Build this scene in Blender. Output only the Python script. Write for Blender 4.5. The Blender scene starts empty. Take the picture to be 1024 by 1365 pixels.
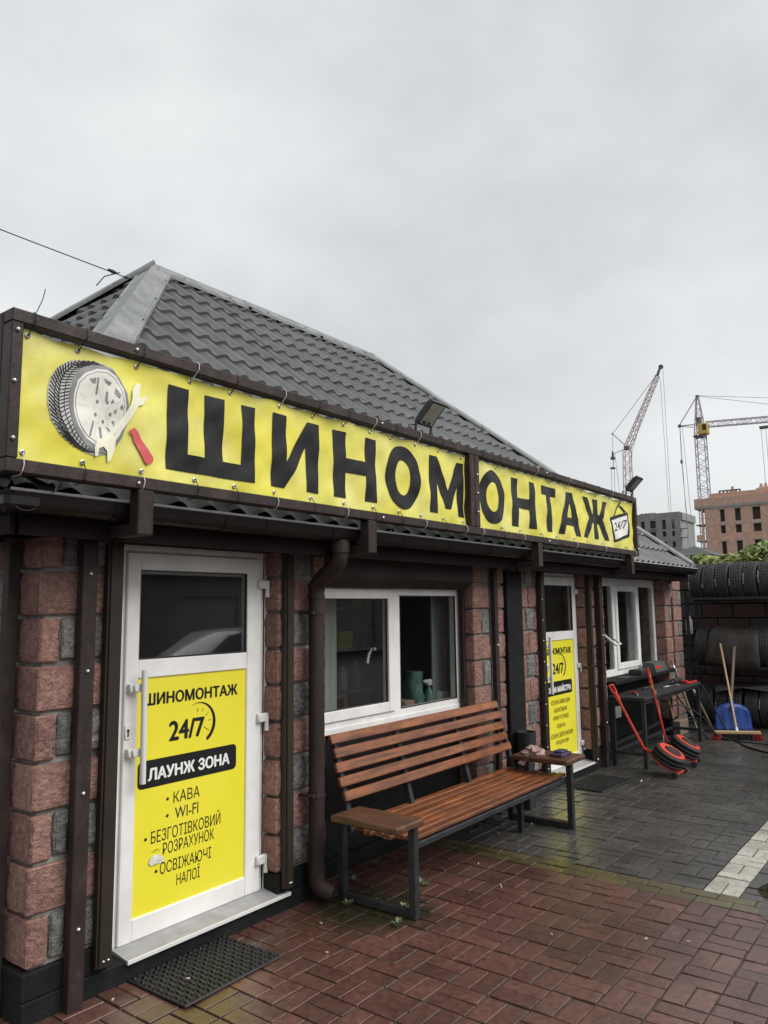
import bpy, bmesh, math, random
from mathutils import Vector, Matrix
random.seed(7)
SC = bpy.context.scene
COL = SC.collection
rad = math.radians

# ------------------------------------------------------------------ camera
cam_d = bpy.data.cameras.new('camera')
cam = bpy.data.objects.new('camera', cam_d)
COL.objects.link(cam)
cam_d.sensor_fit = 'HORIZONTAL'
cam_d.sensor_width = 36.0
cam_d.lens = 1015.0 / 1024.0 * 36.0
cam_d.clip_start = 0.05
cam_d.clip_end = 3000
_r = (0.60821038, -0.79367909, -0.01239524)
_d = (0.09204716, 0.08603037, -0.9920313)
_f = (0.78842086, 0.60222278, 0.12538048)
cam.matrix_world = Matrix(((_r[0], -_d[0], -_f[0], 0.0),
                           (_r[1], -_d[1], -_f[1], -3.55),
                           (_r[2], -_d[2], -_f[2], 1.85),
                           (0, 0, 0, 1)))
SC.camera = cam

# ------------------------------------------------------------------ sky, sun, exposure
SUN_EL, SUN_AZ = 47.0, 164.0        # azimuth of the brightest sky, degrees clockwise from +Y
W = bpy.data.worlds.new('World')
SC.world = W
W.use_nodes = True
nt = W.node_tree
nt.nodes.clear()
def wn(t, **k):
    n = nt.nodes.new(t)
    for a, b in k.items():
        setattr(n, a, b)
    return n
w_out = wn('ShaderNodeOutputWorld')
w_mix = wn('ShaderNodeMixShader')
w_sky = wn('ShaderNodeTexSky', sky_type='NISHITA')
w_sky.sun_disc = False
w_sky.sun_elevation = rad(SUN_EL)
w_sky.sun_rotation = rad(SUN_AZ)
b1 = wn('ShaderNodeBackground'); b1.inputs[1].default_value = 0.08
b2 = wn('ShaderNodeBackground'); b2.inputs[1].default_value = 1.0
tc = wn('ShaderNodeTexCoord')
mp = wn('ShaderNodeMapping'); mp.inputs['Scale'].default_value = (1.0, 1.0, 1.7)
nz = wn('ShaderNodeTexNoise'); nz.inputs['Scale'].default_value = 1.9
nz.inputs['Detail'].default_value = 5; nz.inputs['Roughness'].default_value = 0.55
cr = wn('ShaderNodeValToRGB')
cr.color_ramp.elements[0].position = 0.36; cr.color_ramp.elements[0].color = (0.338, 0.347, 0.349, 1)
cr.color_ramp.elements[1].position = 0.66; cr.color_ramp.elements[1].color = (0.446, 0.453, 0.452, 1)
nt.links.new(tc.outputs['Generated'], mp.inputs[0]); nt.links.new(mp.outputs[0], nz.inputs['Vector'])
nt.links.new(nz.outputs['Fac'], cr.inputs[0]); nt.links.new(cr.outputs[0], b2.inputs[0])
nt.links.new(w_sky.outputs[0], b1.inputs[0])
w_mix.inputs[0].default_value = 0.93
nt.links.new(b1.outputs[0], w_mix.inputs[1]); nt.links.new(b2.outputs[0], w_mix.inputs[2])
nt.links.new(w_mix.outputs[0], w_out.inputs[0])

sun_d = bpy.data.lights.new('sun', 'SUN')
sun_d.energy = 1.5
sun_d.angle = rad(45)
sun_d.color = (1.0, 0.97, 0.93)
sun = bpy.data.objects.new('sun', sun_d)
COL.objects.link(sun)
_az = rad(SUN_AZ)
sv = Vector((math.sin(_az) * math.cos(rad(SUN_EL)), math.cos(_az) * math.cos(rad(SUN_EL)), math.sin(rad(SUN_EL))))
sun.rotation_euler = sv.to_track_quat('Z', 'Y').to_euler()
sun.location = (0, -10, 12)

SC.view_settings.view_transform = 'Standard'
SC.view_settings.look = 'None'
SC.view_settings.exposure = 1.0
SC.view_settings.gamma = 1.0
SC.view_settings.use_curve_mapping = False

# ------------------------------------------------------------------ materials
def mat(name, base, rough=0.6, base2=None, nscale=8.0, bump=0.0, bscale=40.0, metal=0.0, spec=0.5,
        vary=0.0, detail=4.0, world=False, stretch=(1, 1, 1), coat=0.0, rough2=None, rscale=3.0, bdist=0.01, contrast=(0.35, 0.65), dirt=0.0, dscale=1.8):
    m = bpy.data.materials.new(name)
    m.use_nodes = True
    t = m.node_tree
    b = t.nodes['Principled BSDF']
    b.inputs['Roughness'].default_value = rough
    b.inputs['Metallic'].default_value = metal
    b.inputs['Specular IOR Level'].default_value = spec
    b.inputs['Coat Weight'].default_value = coat
    b.inputs['Base Color'].default_value = (*base, 1)
    N = t.nodes.new
    L = t.links.new
    if world:
        geo = N('ShaderNodeNewGeometry'); src = geo.outputs['Position']
    else:
        c = N('ShaderNodeTexCoord'); src = c.outputs['Object']
    mpn = N('ShaderNodeMapping'); mpn.inputs['Scale'].default_value = stretch
    L(src, mpn.inputs[0]); src = mpn.outputs[0]
    oi = N('ShaderNodeObjectInfo')
    if not world:
        ad = N('ShaderNodeVectorMath'); ad.operation = 'ADD'
        ml = N('ShaderNodeMath'); ml.operation = 'MULTIPLY'; ml.inputs[1].default_value = 37.0
        L(oi.outputs['Random'], ml.inputs[0])
        L(src, ad.inputs[0]); L(ml.outputs[0], ad.inputs[1]); src = ad.outputs[0]
    col = None
    if base2 is not None:
        n1 = N('ShaderNodeTexNoise'); n1.inputs['Scale'].default_value = nscale; n1.inputs['Detail'].default_value = detail
        n1.inputs['Roughness'].default_value = 0.6
        L(src, n1.inputs['Vector'])
        r = N('ShaderNodeValToRGB')
        r.color_ramp.elements[0].position = contrast[0]; r.color_ramp.elements[0].color = (*base, 1)
        r.color_ramp.elements[1].position = contrast[1]; r.color_ramp.elements[1].color = (*base2, 1)
        L(n1.outputs['Fac'], r.inputs[0]); col = r.outputs[0]
    if vary > 0:
        geo2 = N('ShaderNodeNewGeometry')
        s = N('ShaderNodeMath'); s.operation = 'ADD'
        L(oi.outputs['Random'], s.inputs[0]); L(geo2.outputs['Random Per Island'], s.inputs[1])
        fr = N('ShaderNodeMath'); fr.operation = 'FRACT'; L(s.outputs[0], fr.inputs[0])
        mr = N('ShaderNodeMapRange'); mr.inputs['To Min'].default_value = 1 - vary; mr.inputs['To Max'].default_value = 1 + vary
        L(fr.outputs[0], mr.inputs['Value'])
        hs = N('ShaderNodeHueSaturation')
        L(mr.outputs[0], hs.inputs['Value'])
        if col is not None: L(col, hs.inputs['Color'])
        else: hs.inputs['Color'].default_value = (*base, 1)
        col = hs.outputs[0]
    if dirt > 0 and col is not None:
        gp = N('ShaderNodeNewGeometry')
        nd = N('ShaderNodeTexNoise'); nd.inputs['Scale'].default_value = dscale; nd.inputs['Detail'].default_value = 7; nd.inputs['Roughness'].default_value = 0.68
        L(gp.outputs['Position'], nd.inputs['Vector'])
        md_ = N('ShaderNodeMapRange'); md_.inputs['From Min'].default_value = 0.36; md_.inputs['From Max'].default_value = 0.6
        md_.inputs['To Min'].default_value = 1 - dirt; md_.inputs['To Max'].default_value = 1.05
        L(nd.outputs['Fac'], md_.inputs['Value'])
        h2 = N('ShaderNodeHueSaturation'); L(md_.outputs[0], h2.inputs['Value']); L(col, h2.inputs['Color']); col = h2.outputs[0]
    if col is not None: L(col, b.inputs['Base Color'])
    if rough2 is not None:
        n3 = N('ShaderNodeTexNoise'); n3.inputs['Scale'].default_value = rscale; n3.inputs['Detail'].default_value = 5
        L(src, n3.inputs['Vector'])
        m3 = N('ShaderNodeMapRange'); m3.inputs['From Min'].default_value = 0.3; m3.inputs['From Max'].default_value = 0.7
        m3.inputs['To Min'].default_value = rough; m3.inputs['To Max'].default_value = rough2
        L(n3.outputs['Fac'], m3.inputs['Value']); L(m3.outputs[0], b.inputs['Roughness'])
    if bump > 0:
        n2 = N('ShaderNodeTexNoise'); n2.inputs['Scale'].default_value = bscale; n2.inputs['Detail'].default_value = 6
        n2.inputs['Roughness'].default_value = 0.65
        L(src, n2.inputs['Vector'])
        bp = N('ShaderNodeBump'); bp.inputs['Strength'].default_value = bump; bp.inputs['Distance'].default_value = bdist
        L(n2.outputs['Fac'], bp.inputs['Height']); L(bp.outputs[0], b.inputs['Normal'])
    return m

M = {}
M['stone_red'] = mat('red_split_stone', (0.235, 0.115, 0.094), 0.9, (0.46, 0.27, 0.225), 34, 1.0, 30, vary=0.2, detail=10, bdist=0.05, contrast=(0.3,0.7), dirt=0.35)
M['stone_red_dark'] = mat('shaded_red_stone', (0.05, 0.026, 0.022), 0.85, (0.10, 0.055, 0.046), 42, 1.0, 62, vary=0.2, detail=9, bdist=0.03)  # yard wall red stone, darkened: shade behind the rack put into its colour
M['stone_grey_dark'] = mat('shaded_grey_stone', (0.035, 0.036, 0.036), 0.85, (0.075, 0.075, 0.073), 42, 1.0, 62, vary=0.2, detail=9, bdist=0.03)  # yard wall grey stone, the same rack shade put into its colour
M['stone_grey'] = mat('grey_split_stone', (0.13, 0.132, 0.126), 0.9, (0.33, 0.33, 0.31), 30, 1.0, 28, vary=0.16, detail=10, bdist=0.055, contrast=(0.3,0.7), dirt=0.35)
M['mortar'] = mat('grey_mortar', (0.21, 0.2, 0.18), 0.92, (0.32, 0.305, 0.28), 12, 0.5, 60, dirt=0.45, dscale=4)
M['black_wall'] = mat('black_painted_render', (0.006, 0.0065, 0.0075), 0.65, (0.013, 0.0135, 0.0145), 14, 0.6, 55, rough2=0.85, spec=0.25, dirt=0.4)
M['brown'] = mat('brown_painted_steel', (0.026, 0.017, 0.0155), 0.42, (0.036, 0.024, 0.0215), 5, 0.15, 90, rough2=0.6, spec=0.3)
M['brown_worn'] = mat('worn_brown_steel', (0.032, 0.0215, 0.0195), 0.45, (0.065, 0.045, 0.04), 9, 0.5, 45, detail=6, rough2=0.65, contrast=(0.5, 0.72), stretch=(1, 1, 0.5), spec=0.3, dirt=0.3, dscale=5)
M['brown_olive'] = mat('dark_brown_rail_paint', (0.024, 0.018, 0.0135), 0.5, (0.032, 0.024, 0.018), 4, 0.1, 80, spec=0.3)
M['gutter'] = mat('dark_brown_gutter_plastic', (0.009, 0.007, 0.007), 0.3, (0.014, 0.0105, 0.0105), 5, rough2=0.5, spec=0.3)
M['fascia'] = mat('burgundy_soffit_board', (0.009, 0.0042, 0.005), 0.7, (0.013, 0.0062, 0.0072), 5, spec=0.1)
M['roof'] = mat('graphite_metal_tile', (0.066, 0.069, 0.071), 0.36, (0.095, 0.098, 0.101), 3.0, 0.15, 60, coat=0.0, rough2=0.62, rscale=4, world=True, dirt=0.14, dscale=1.2, vary=0.05)
M['cap'] = mat('galvanised_ridge_cap', (0.15, 0.156, 0.16), 0.34, (0.25, 0.257, 0.26), 5.0, 0.2, 40, rough2=0.6, world=True, detail=6, dirt=0.2, dscale=3)
M['pvc'] = mat('white_pvc', (0.76, 0.75, 0.73), 0.35, (0.81, 0.80, 0.78), 2.5, rough2=0.45, dirt=0.10, dscale=3)
M['foam'] = mat('old_white_foam', (0.55, 0.52, 0.47), 0.9, (0.72, 0.69, 0.64), 25, 0.8, 70)
M['yellow'] = mat('yellow_poster_vinyl', (0.78, 0.70, 0.03), 0.45, (0.80, 0.72, 0.05), 3)
M['banner'] = mat('faded_yellow_banner_vinyl', (0.70, 0.64, 0.07), 0.36, (0.755, 0.71, 0.24), 2.4, 0.12, 25, detail=5, rough2=0.5, contrast=(0.42, 0.72), dirt=0.10, dscale=2.5)
M['halo'] = mat('pale_yellow_print', (0.78, 0.77, 0.62), 0.4, (0.76, 0.75, 0.54), 14)
M['print_black'] = mat('black_print', (0.008, 0.008, 0.0085), 0.5, (0.013, 0.013, 0.0135), 20, spec=0.3)
M['print_grey'] = mat('grey_print', (0.16, 0.16, 0.16), 0.45, (0.26, 0.26, 0.255), 14)
M['print_pale'] = mat('pale_grey_print', (0.66, 0.65, 0.58), 0.45, (0.76, 0.75, 0.66), 18)
M['print_silver'] = mat('silver_print', (0.58, 0.58, 0.54), 0.45, (0.74, 0.73, 0.68), 22)
M['print_mid'] = mat('mid_grey_print', (0.36, 0.36, 0.34), 0.45, (0.46, 0.46, 0.44), 14)
M['print_red'] = mat('red_print', (0.55, 0.06, 0.07), 0.45, (0.66, 0.13, 0.13), 18)
M['white'] = mat('white_print', (0.78, 0.78, 0.76), 0.5)
M['metal'] = mat('bright_steel', (0.55, 0.54, 0.52), 0.35, metal=1.0)
M['grey_metal'] = mat('grey_flashing', (0.27, 0.27, 0.275), 0.4, (0.35, 0.35, 0.355), 9, rough2=0.6)
M['tie_white'] = mat('white_cable_tie', (0.5, 0.49, 0.45), 0.5)
M['tie_black'] = mat('black_cable_tie', (0.01, 0.01, 0.01), 0.5)
M['wood'] = mat('varnished_slat', (0.07, 0.021, 0.008), 0.26, (0.30, 0.096, 0.028), 5, 0.4, 60, vary=0.22, detail=9, stretch=(0.55, 6, 6), rough2=0.5, rscale=2, coat=0.35, contrast=(0.28,0.6), dirt=0.35, dscale=5)
M['wood_dark'] = mat('weathered_armrest_wood', (0.045, 0.02, 0.011), 0.4, (0.125, 0.054, 0.025), 6, 0.35, 45, stretch=(5, 0.6, 5), detail=7, rough2=0.55)
M['wood_pale'] = mat('pale_wood_pole', (0.42, 0.27, 0.13), 0.6, (0.52, 0.36, 0.2), 8, 0.2, 50, stretch=(4, 4, 0.6))
M['wood_grey'] = mat('grey_wood_pole', (0.16, 0.12, 0.085), 0.7, (0.24, 0.19, 0.14), 8, 0.3, 50, stretch=(4, 4, 0.6))
M['steel_dark'] = mat('dark_bench_steel', (0.014, 0.0155, 0.0175), 0.45, (0.028, 0.03, 0.032), 16, 0.3, 70, rough2=0.65, spec=0.4)
M['rubber'] = mat('black_rubber', (0.014, 0.014, 0.015), 0.55, (0.022, 0.022, 0.023), 12, 0.3, 50, rough2=0.75, dirt=0.3)
M['tread'] = mat('tyre_tread_rubber', (0.034, 0.036, 0.039), 0.5, (0.068, 0.069, 0.07), 18, 0.3, 60, rough2=0.7, dirt=0.3, dscale=4)
M['mat_rubber'] = mat('doormat_rubber', (0.012, 0.012, 0.013), 0.4, (0.02, 0.02, 0.021), 22, rough2=0.6)
M['old_rubber'] = mat('dusty_rubber_sheet', (0.028, 0.024, 0.02), 0.7, (0.05, 0.043, 0.036), 5, 0.3, 22)
M['red'] = mat('red_enamel', (0.50, 0.028, 0.02), 0.32, (0.56, 0.045, 0.03), 9, dirt=0.25, dscale=12)
M['jack_red'] = mat('red_jack_plate', (0.52, 0.045, 0.025), 0.45, (0.6, 0.07, 0.035), 20)
M['brush_red'] = mat('red_bristles', (0.30, 0.012, 0.014), 0.7, (0.42, 0.02, 0.02), 60, 0.6, 150)
M['brush_black'] = mat('black_bristles', (0.015, 0.012, 0.012), 0.8, (0.03, 0.022, 0.022), 60, 0.6, 150)
M['blue'] = mat('blue_plastic', (0.014, 0.06, 0.28), 0.38, (0.02, 0.075, 0.33), 9, dirt=0.3, dscale=9)
M['brass'] = mat('brass', (0.6, 0.38, 0.07), 0.35, metal=1.0)
M['chalk'] = mat('white_tyre_chalk', (0.7, 0.7, 0.68), 0.9)
M['dark'] = mat('dark_plastic', (0.02, 0.02, 0.021), 0.45, (0.03, 0.03, 0.031), 10)
M['lens'] = mat('floodlight_glass', (0.26, 0.25, 0.22), 0.2, (0.36, 0.35, 0.31), 14)
M['rag'] = mat('pinkish_rag', (0.27, 0.165, 0.155), 0.9, (0.4, 0.28, 0.26), 25, 0.5, 60)
M['purple'] = mat('dark_purple_plastic', (0.04, 0.027, 0.07), 0.5, (0.065, 0.045, 0.1), 20)
M['white_plastic'] = mat('white_plastic', (0.66, 0.66, 0.64), 0.45)
M['green_bag'] = mat('green_plastic_bag', (0.06, 0.13, 0.10), 0.35, (0.12, 0.22, 0.175), 14, 0.4, 20)
M['card'] = mat('brown_cardboard', (0.3, 0.2, 0.12), 0.85)
M['interior'] = mat('dim_interior_wall', (0.42, 0.41, 0.39), 0.9, (0.5, 0.49, 0.46), 2)
M['curtain'] = mat('grey_curtain', (0.24, 0.24, 0.23), 0.9, (0.34, 0.34, 0.33), 3, stretch=(12, 12, 0.3))
M['bed'] = mat('wet_paver_joint_sand', (0.035, 0.03, 0.024), 0.5, (0.062, 0.052, 0.042), 9, 0.5, 70, world=True, rough2=0.75)
M['litter'] = mat('pale_litter', (0.42, 0.40, 0.36), 0.8)
M['leaf'] = mat('vine_leaf', (0.16, 0.22, 0.05), 0.5, (0.27, 0.31, 0.09), 3, vary=0.35)
M['leaf_dark'] = mat('dark_tree_leaf', (0.03, 0.055, 0.018), 0.55, (0.055, 0.085, 0.025), 3, vary=0.35)
M['weed'] = mat('weed_leaf', (0.10, 0.14, 0.06), 0.6, (0.17, 0.2, 0.1), 30, vary=0.25)
M['stem'] = mat('woody_stem', (0.07, 0.05, 0.035), 0.85)
M['far_brick'] = mat('far_orange_brick', (0.45, 0.275, 0.205), 0.9, (0.58, 0.385, 0.305), 3.2, 0.0, detail=8, vary=0.05)
M['far_conc'] = mat('far_concrete', (0.26, 0.245, 0.22), 0.9, (0.34, 0.32, 0.29), 1.5)
M['far_grey'] = mat('far_grey_block', (0.22, 0.223, 0.215), 0.9, (0.265, 0.268, 0.26), 1.6, detail=7)
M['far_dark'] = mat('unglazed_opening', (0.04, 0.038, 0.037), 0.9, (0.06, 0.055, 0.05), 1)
M['crane_pink'] = mat('faded_crane_paint', (0.50, 0.41, 0.40), 0.6, (0.58, 0.49, 0.48), 0.6)
M['crane_purple'] = mat('purple_grey_crane_paint', (0.40, 0.35, 0.43), 0.6, (0.48, 0.42, 0.48), 0.6)
M['crane_dark'] = mat('dark_crane_steel', (0.13, 0.11, 0.11), 0.6)
M['crane_yellow'] = mat('yellow_crane_cab', (0.52, 0.34, 0.06), 0.5, (0.58, 0.39, 0.09), 1)
M['rope'] = mat('steel_rope', (0.3, 0.3, 0.3), 0.6)
M['gaz'] = mat('dark_green_roof', (0.05, 0.062, 0.055), 0.6, (0.065, 0.078, 0.07), 3)
M['asphalt'] = mat('yard_asphalt', (0.04, 0.04, 0.041), 0.7, (0.06, 0.06, 0.06), 1.2, 0.4, 90, world=True)

# paving materials: colour of the brick itself plus wear, wet sheen
def paver_mat(name, a, b2, moss=False, rough=(0.2, 0.48)):
    m = mat(name, a, rough[0], b2, 26, 0.32, 110, vary=0.2, detail=9, world=True, rough2=rough[1], rscale=1.4, bdist=0.005, dirt=0.4, dscale=1.5, coat=0.5)
    m.node_tree.nodes['Principled BSDF'].inputs['Coat Roughness'].default_value = 0.3
    if moss:
        t = m.node_tree; b = t.nodes['Principled BSDF']
        src = b.inputs['Base Color'].links[0].from_socket
        g = t.nodes.new('ShaderNodeNewGeometry')
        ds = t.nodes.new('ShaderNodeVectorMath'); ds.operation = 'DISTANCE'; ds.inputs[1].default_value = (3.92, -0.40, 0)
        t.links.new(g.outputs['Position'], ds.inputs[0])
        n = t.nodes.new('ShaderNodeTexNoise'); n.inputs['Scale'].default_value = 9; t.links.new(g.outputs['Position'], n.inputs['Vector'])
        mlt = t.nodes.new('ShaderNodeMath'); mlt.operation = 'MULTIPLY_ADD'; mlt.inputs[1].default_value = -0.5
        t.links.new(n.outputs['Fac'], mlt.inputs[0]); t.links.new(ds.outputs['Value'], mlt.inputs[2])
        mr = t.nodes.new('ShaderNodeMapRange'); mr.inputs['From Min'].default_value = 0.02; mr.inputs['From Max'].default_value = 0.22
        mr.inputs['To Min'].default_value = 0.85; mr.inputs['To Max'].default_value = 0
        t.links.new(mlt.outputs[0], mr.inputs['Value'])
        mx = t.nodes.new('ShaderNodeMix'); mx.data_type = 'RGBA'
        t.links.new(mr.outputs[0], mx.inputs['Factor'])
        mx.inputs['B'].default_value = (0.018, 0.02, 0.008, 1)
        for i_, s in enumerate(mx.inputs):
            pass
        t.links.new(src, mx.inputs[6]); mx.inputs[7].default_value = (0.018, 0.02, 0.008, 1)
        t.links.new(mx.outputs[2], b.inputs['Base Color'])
    return m
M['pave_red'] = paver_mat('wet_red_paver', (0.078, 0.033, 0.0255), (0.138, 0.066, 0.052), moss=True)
M['pave_grey'] = paver_mat('wet_grey_paver', (0.046, 0.0435, 0.040), (0.086, 0.083, 0.077))
M['pave_yellow'] = paver_mat('wet_yellow_paver', (0.068, 0.056, 0.026), (0.11, 0.09, 0.042))
M['pave_white'] = paver_mat('white_painted_paver', (0.36, 0.34, 0.29), (0.55, 0.53, 0.47), rough=(0.5, 0.75))

def glass_mat(name, tint, ior=1.5):
    m = bpy.data.materials.new(name); m.use_nodes = True
    t = m.node_tree; t.nodes.clear()
    o = t.nodes.new('ShaderNodeOutputMaterial'); mx = t.nodes.new('ShaderNodeMixShader')
    f = t.nodes.new('ShaderNodeFresnel'); f.inputs[0].default_value = ior
    tr = t.nodes.new('ShaderNodeBsdfTransparent'); tr.inputs[0].default_value = (*tint, 1)
    gl = t.nodes.new('ShaderNodeBsdfGlossy'); gl.inputs['Roughness'].default_value = 0.02
    ge = t.nodes.new('ShaderNodeNewGeometry'); iv = t.nodes.new('ShaderNodeMath'); iv.operation = 'SUBTRACT'; iv.inputs[0].default_value = 1.0
    mu = t.nodes.new('ShaderNodeMath'); mu.operation = 'MULTIPLY'
    t.links.new(ge.outputs['Backfacing'], iv.inputs[1]); t.links.new(iv.outputs[0], mu.inputs[0]); t.links.new(f.outputs[0], mu.inputs[1])
    t.links.new(mu.outputs[0], mx.inputs[0]); t.links.new(tr.outputs[0], mx.inputs[1]); t.links.new(gl.outputs[0], mx.inputs[2])
    t.links.new(mx.outputs[0], o.inputs[0])
    return m
M['glass'] = glass_mat('double_glazing', (0.88, 0.9, 0.9), 2.0)
def water_mat():
    m = bpy.data.materials.new('standing_water'); m.use_nodes = True
    t = m.node_tree; t.nodes.clear()
    o = t.nodes.new('ShaderNodeOutputMaterial'); mx = t.nodes.new('ShaderNodeMixShader')
    f = t.nodes.new('ShaderNodeFresnel'); f.inputs[0].default_value = 1.33
    tr = t.nodes.new('ShaderNodeBsdfTransparent'); tr.inputs[0].default_value = (0.62, 0.56, 0.46, 1)
    gl = t.nodes.new('ShaderNodeBsdfGlossy'); gl.inputs['Roughness'].default_value = 0.03
    ge = t.nodes.new('ShaderNodeNewGeometry'); iv = t.nodes.new('ShaderNodeMath'); iv.operation = 'SUBTRACT'; iv.inputs[0].default_value = 1.0
    mu = t.nodes.new('ShaderNodeMath'); mu.operation = 'MULTIPLY'
    t.links.new(ge.outputs['Backfacing'], iv.inputs[1]); t.links.new(iv.outputs[0], mu.inputs[0]); t.links.new(f.outputs[0], mu.inputs[1])
    t.links.new(mu.outputs[0], mx.inputs[0]); t.links.new(tr.outputs[0], mx.inputs[1]); t.links.new(gl.outputs[0], mx.inputs[2])
    t.links.new(mx.outputs[0], o.inputs[0])
    return m
M['water'] = water_mat()

# ------------------------------------------------------------------ mesh builder
class MB:
    def __init__(s): s.v = []; s.f = []
    def add(s, vs, fs):
        o = len(s.v)
        s.v += [tuple(p) for p in vs]
        s.f += [tuple(i + o for i in f) for f in fs]
        return s
    def box(s, x0, x1, y0, y1, z0, z1):
        return s.add([(x0,y0,z0),(x1,y0,z0),(x1,y1,z0),(x0,y1,z0),(x0,y0,z1),(x1,y0,z1),(x1,y1,z1),(x0,y1,z1)],
                     [(0,3,2,1),(4,5,6,7),(0,1,5,4),(1,2,6,5),(2,3,7,6),(3,0,4,7)])
    def cbox(s, x0, x1, y0, y1, z0, z1, b=0.004, xf=None):
        X=(x0,x1);Y=(y0,y1);Z=(z0,z1); vs=[]; idx={}
        for i in (0,1):
            for j in (0,1):
                for k in (0,1):
                    sx=1-2*i; sy=1-2*j; sz=1-2*k
                    idx[i,j,k]=len(vs)
                    vs += [(X[i],Y[j]+sy*b,Z[k]+sz*b),(X[i]+sx*b,Y[j],Z[k]+sz*b),(X[i]+sx*b,Y[j]+sy*b,Z[k])]
        if xf is not None: vs=[tuple(xf @ Vector(p)) for p in vs]
        a=lambda i,j,k,n: idx[i,j,k]+n
        fs=[]
        for i in (0,1):
            q=[a(i,0,0,0),a(i,1,0,0),a(i,1,1,0),a(i,0,1,0)]; fs.append(tuple(q if i else q[::-1]))
        for j in (0,1):
            q=[a(0,j,0,1),a(1,j,0,1),a(1,j,1,1),a(0,j,1,1)]; fs.append(tuple(q[::-1] if j else q))
        for k in (0,1):
            q=[a(0,0,k,2),a(1,0,k,2),a(1,1,k,2),a(0,1,k,2)]; fs.append(tuple(q if k else q[::-1]))
        for j in (0,1):
            for k in (0,1):
                fs.append((a(0,j,k,1),a(1,j,k,1),a(1,j,k,2),a(0,j,k,2)))
        for i in (0,1):
            for k in (0,1):
                fs.append((a(i,0,k,0),a(i,1,k,0),a(i,1,k,2),a(i,0,k,2)))
        for i in (0,1):
            for j in (0,1):
                fs.append((a(i,j,0,0),a(i,j,1,0),a(i,j,1,1),a(i,j,0,1)))
        for i in (0,1):
            for j in (0,1):
                for k in (0,1):
                    fs.append((a(i,j,k,0),a(i,j,k,1),a(i,j,k,2)))
        return s.add(vs, fs)
    def tube(s, path, r, n=8, cap=True, r1=None):
        P=[Vector(p) for p in path]; rings=[]; prev=None
        for i,p in enumerate(P):
            d=(P[min(i+1,len(P)-1)]-P[max(i-1,0)]).normalized()
            if prev is None:
                ref=Vector((0,0,1)) if abs(d.z)<0.9 else Vector((1,0,0))
                u=d.cross(ref).normalized()
            else:
                u=(prev-d*prev.dot(d)).normalized()
            prev=u; w=d.cross(u)
            rr=r if r1 is None else r+(r1-r)*i/(len(P)-1)
            rings.append([p+u*(rr*math.cos(2*math.pi*k/n+math.pi/n))+w*(rr*math.sin(2*math.pi*k/n+math.pi/n)) for k in range(n)])
        vs=[q for ring in rings for q in ring]; fs=[]
        for i in range(len(P)-1):
            for k in range(n):
                k2=(k+1)%n
                fs.append((i*n+k,i*n+k2,(i+1)*n+k2,(i+1)*n+k))
        if cap:
            fs.append(tuple(range(n))[::-1]); fs.append(tuple((len(P)-1)*n+k for k in range(n)))
        return s.add(vs, fs)
    def bar(s, p, q, w):               # square bar
        return s.tube([p, q], w*0.7071, 4)
    def lathe(s, prof, n, c, axis=(0,0,1), closed=False):
        A=Vector(axis).normalized(); ref=Vector((1,0,0)) if abs(A.x)<0.9 else Vector((0,1,0))
        U=(ref-A*ref.dot(A)).normalized(); V=A.cross(U); c=Vector(c); vs=[]; fs=[]
        for r,h in prof:
            for k in range(n):
                a=2*math.pi*k/n
                vs.append(c+A*h+U*(r*math.cos(a))+V*(r*math.sin(a)))
        m=len(prof)
        for i in range(m if closed else m-1):
            i2=(i+1)%m
            for k in range(n):
                k2=(k+1)%n
                fs.append((i*n+k,i*n+k2,i2*n+k2,i2*n+k))
        return s.add(vs, fs)
    def poly(s, pts, y, th=0.0):       # flat polygon in the XZ plane facing -Y
        n=len(pts)
        if th==0: return s.add([(x,y,z) for x,z in pts],[tuple(range(n))])
        vs=[(x,y,z) for x,z in pts]+[(x,y+th,z) for x,z in pts]
        return s.add(vs,[tuple(range(n)),tuple(range(2*n-1,n-1,-1))]+[(i,(i+1)%n,n+(i+1)%n,n+i) for i in range(n)])

WLOC = {}
def mesh_from(name, vs, fs, m, smooth=None):
    me = bpy.data.meshes.new(name)
    me.from_pydata(vs, [], fs)
    me.validate()
    bm = bmesh.new(); bm.from_mesh(me); bmesh.ops.recalc_face_normals(bm, faces=bm.faces); bm.to_mesh(me); bm.free()
    if smooth is not None:
        me.shade_smooth()
        me.set_sharp_from_angle(angle=rad(smooth))
    if m is not None: me.materials.append(m)
    me.update()
    return me
def tag(o, label=None, cat=None, group=None, kind=None):
    if label: o['label'] = label
    if cat: o['category'] = cat
    if group: o['group'] = group
    if kind: o['kind'] = kind
    return o
def thing(name, label, cat, loc, group=None):
    o = bpy.data.objects.new(name, None); o.empty_display_size = 0.1
    COL.objects.link(o); o.location = loc; WLOC[o] = Vector(loc)
    return tag(o, label, cat, group)
def part(name, mb, m, parent, smooth=None, label=None, kind=None, origin=None):
    base = WLOC[parent]
    if origin is None:
        n = max(1, len(mb.v)); origin = Vector((sum(p[0] for p in mb.v)/n, sum(p[1] for p in mb.v)/n, sum(p[2] for p in mb.v)/n))
    origin = Vector(origin)
    me = mesh_from(name, [(p[0]-origin.x, p[1]-origin.y, p[2]-origin.z) for p in mb.v], mb.f, m, smooth)
    o = bpy.data.objects.new(name, me); COL.objects.link(o)
    o.parent = parent; o.location = origin - base; WLOC[o] = origin
    return tag(o, label, kind=kind)
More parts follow.
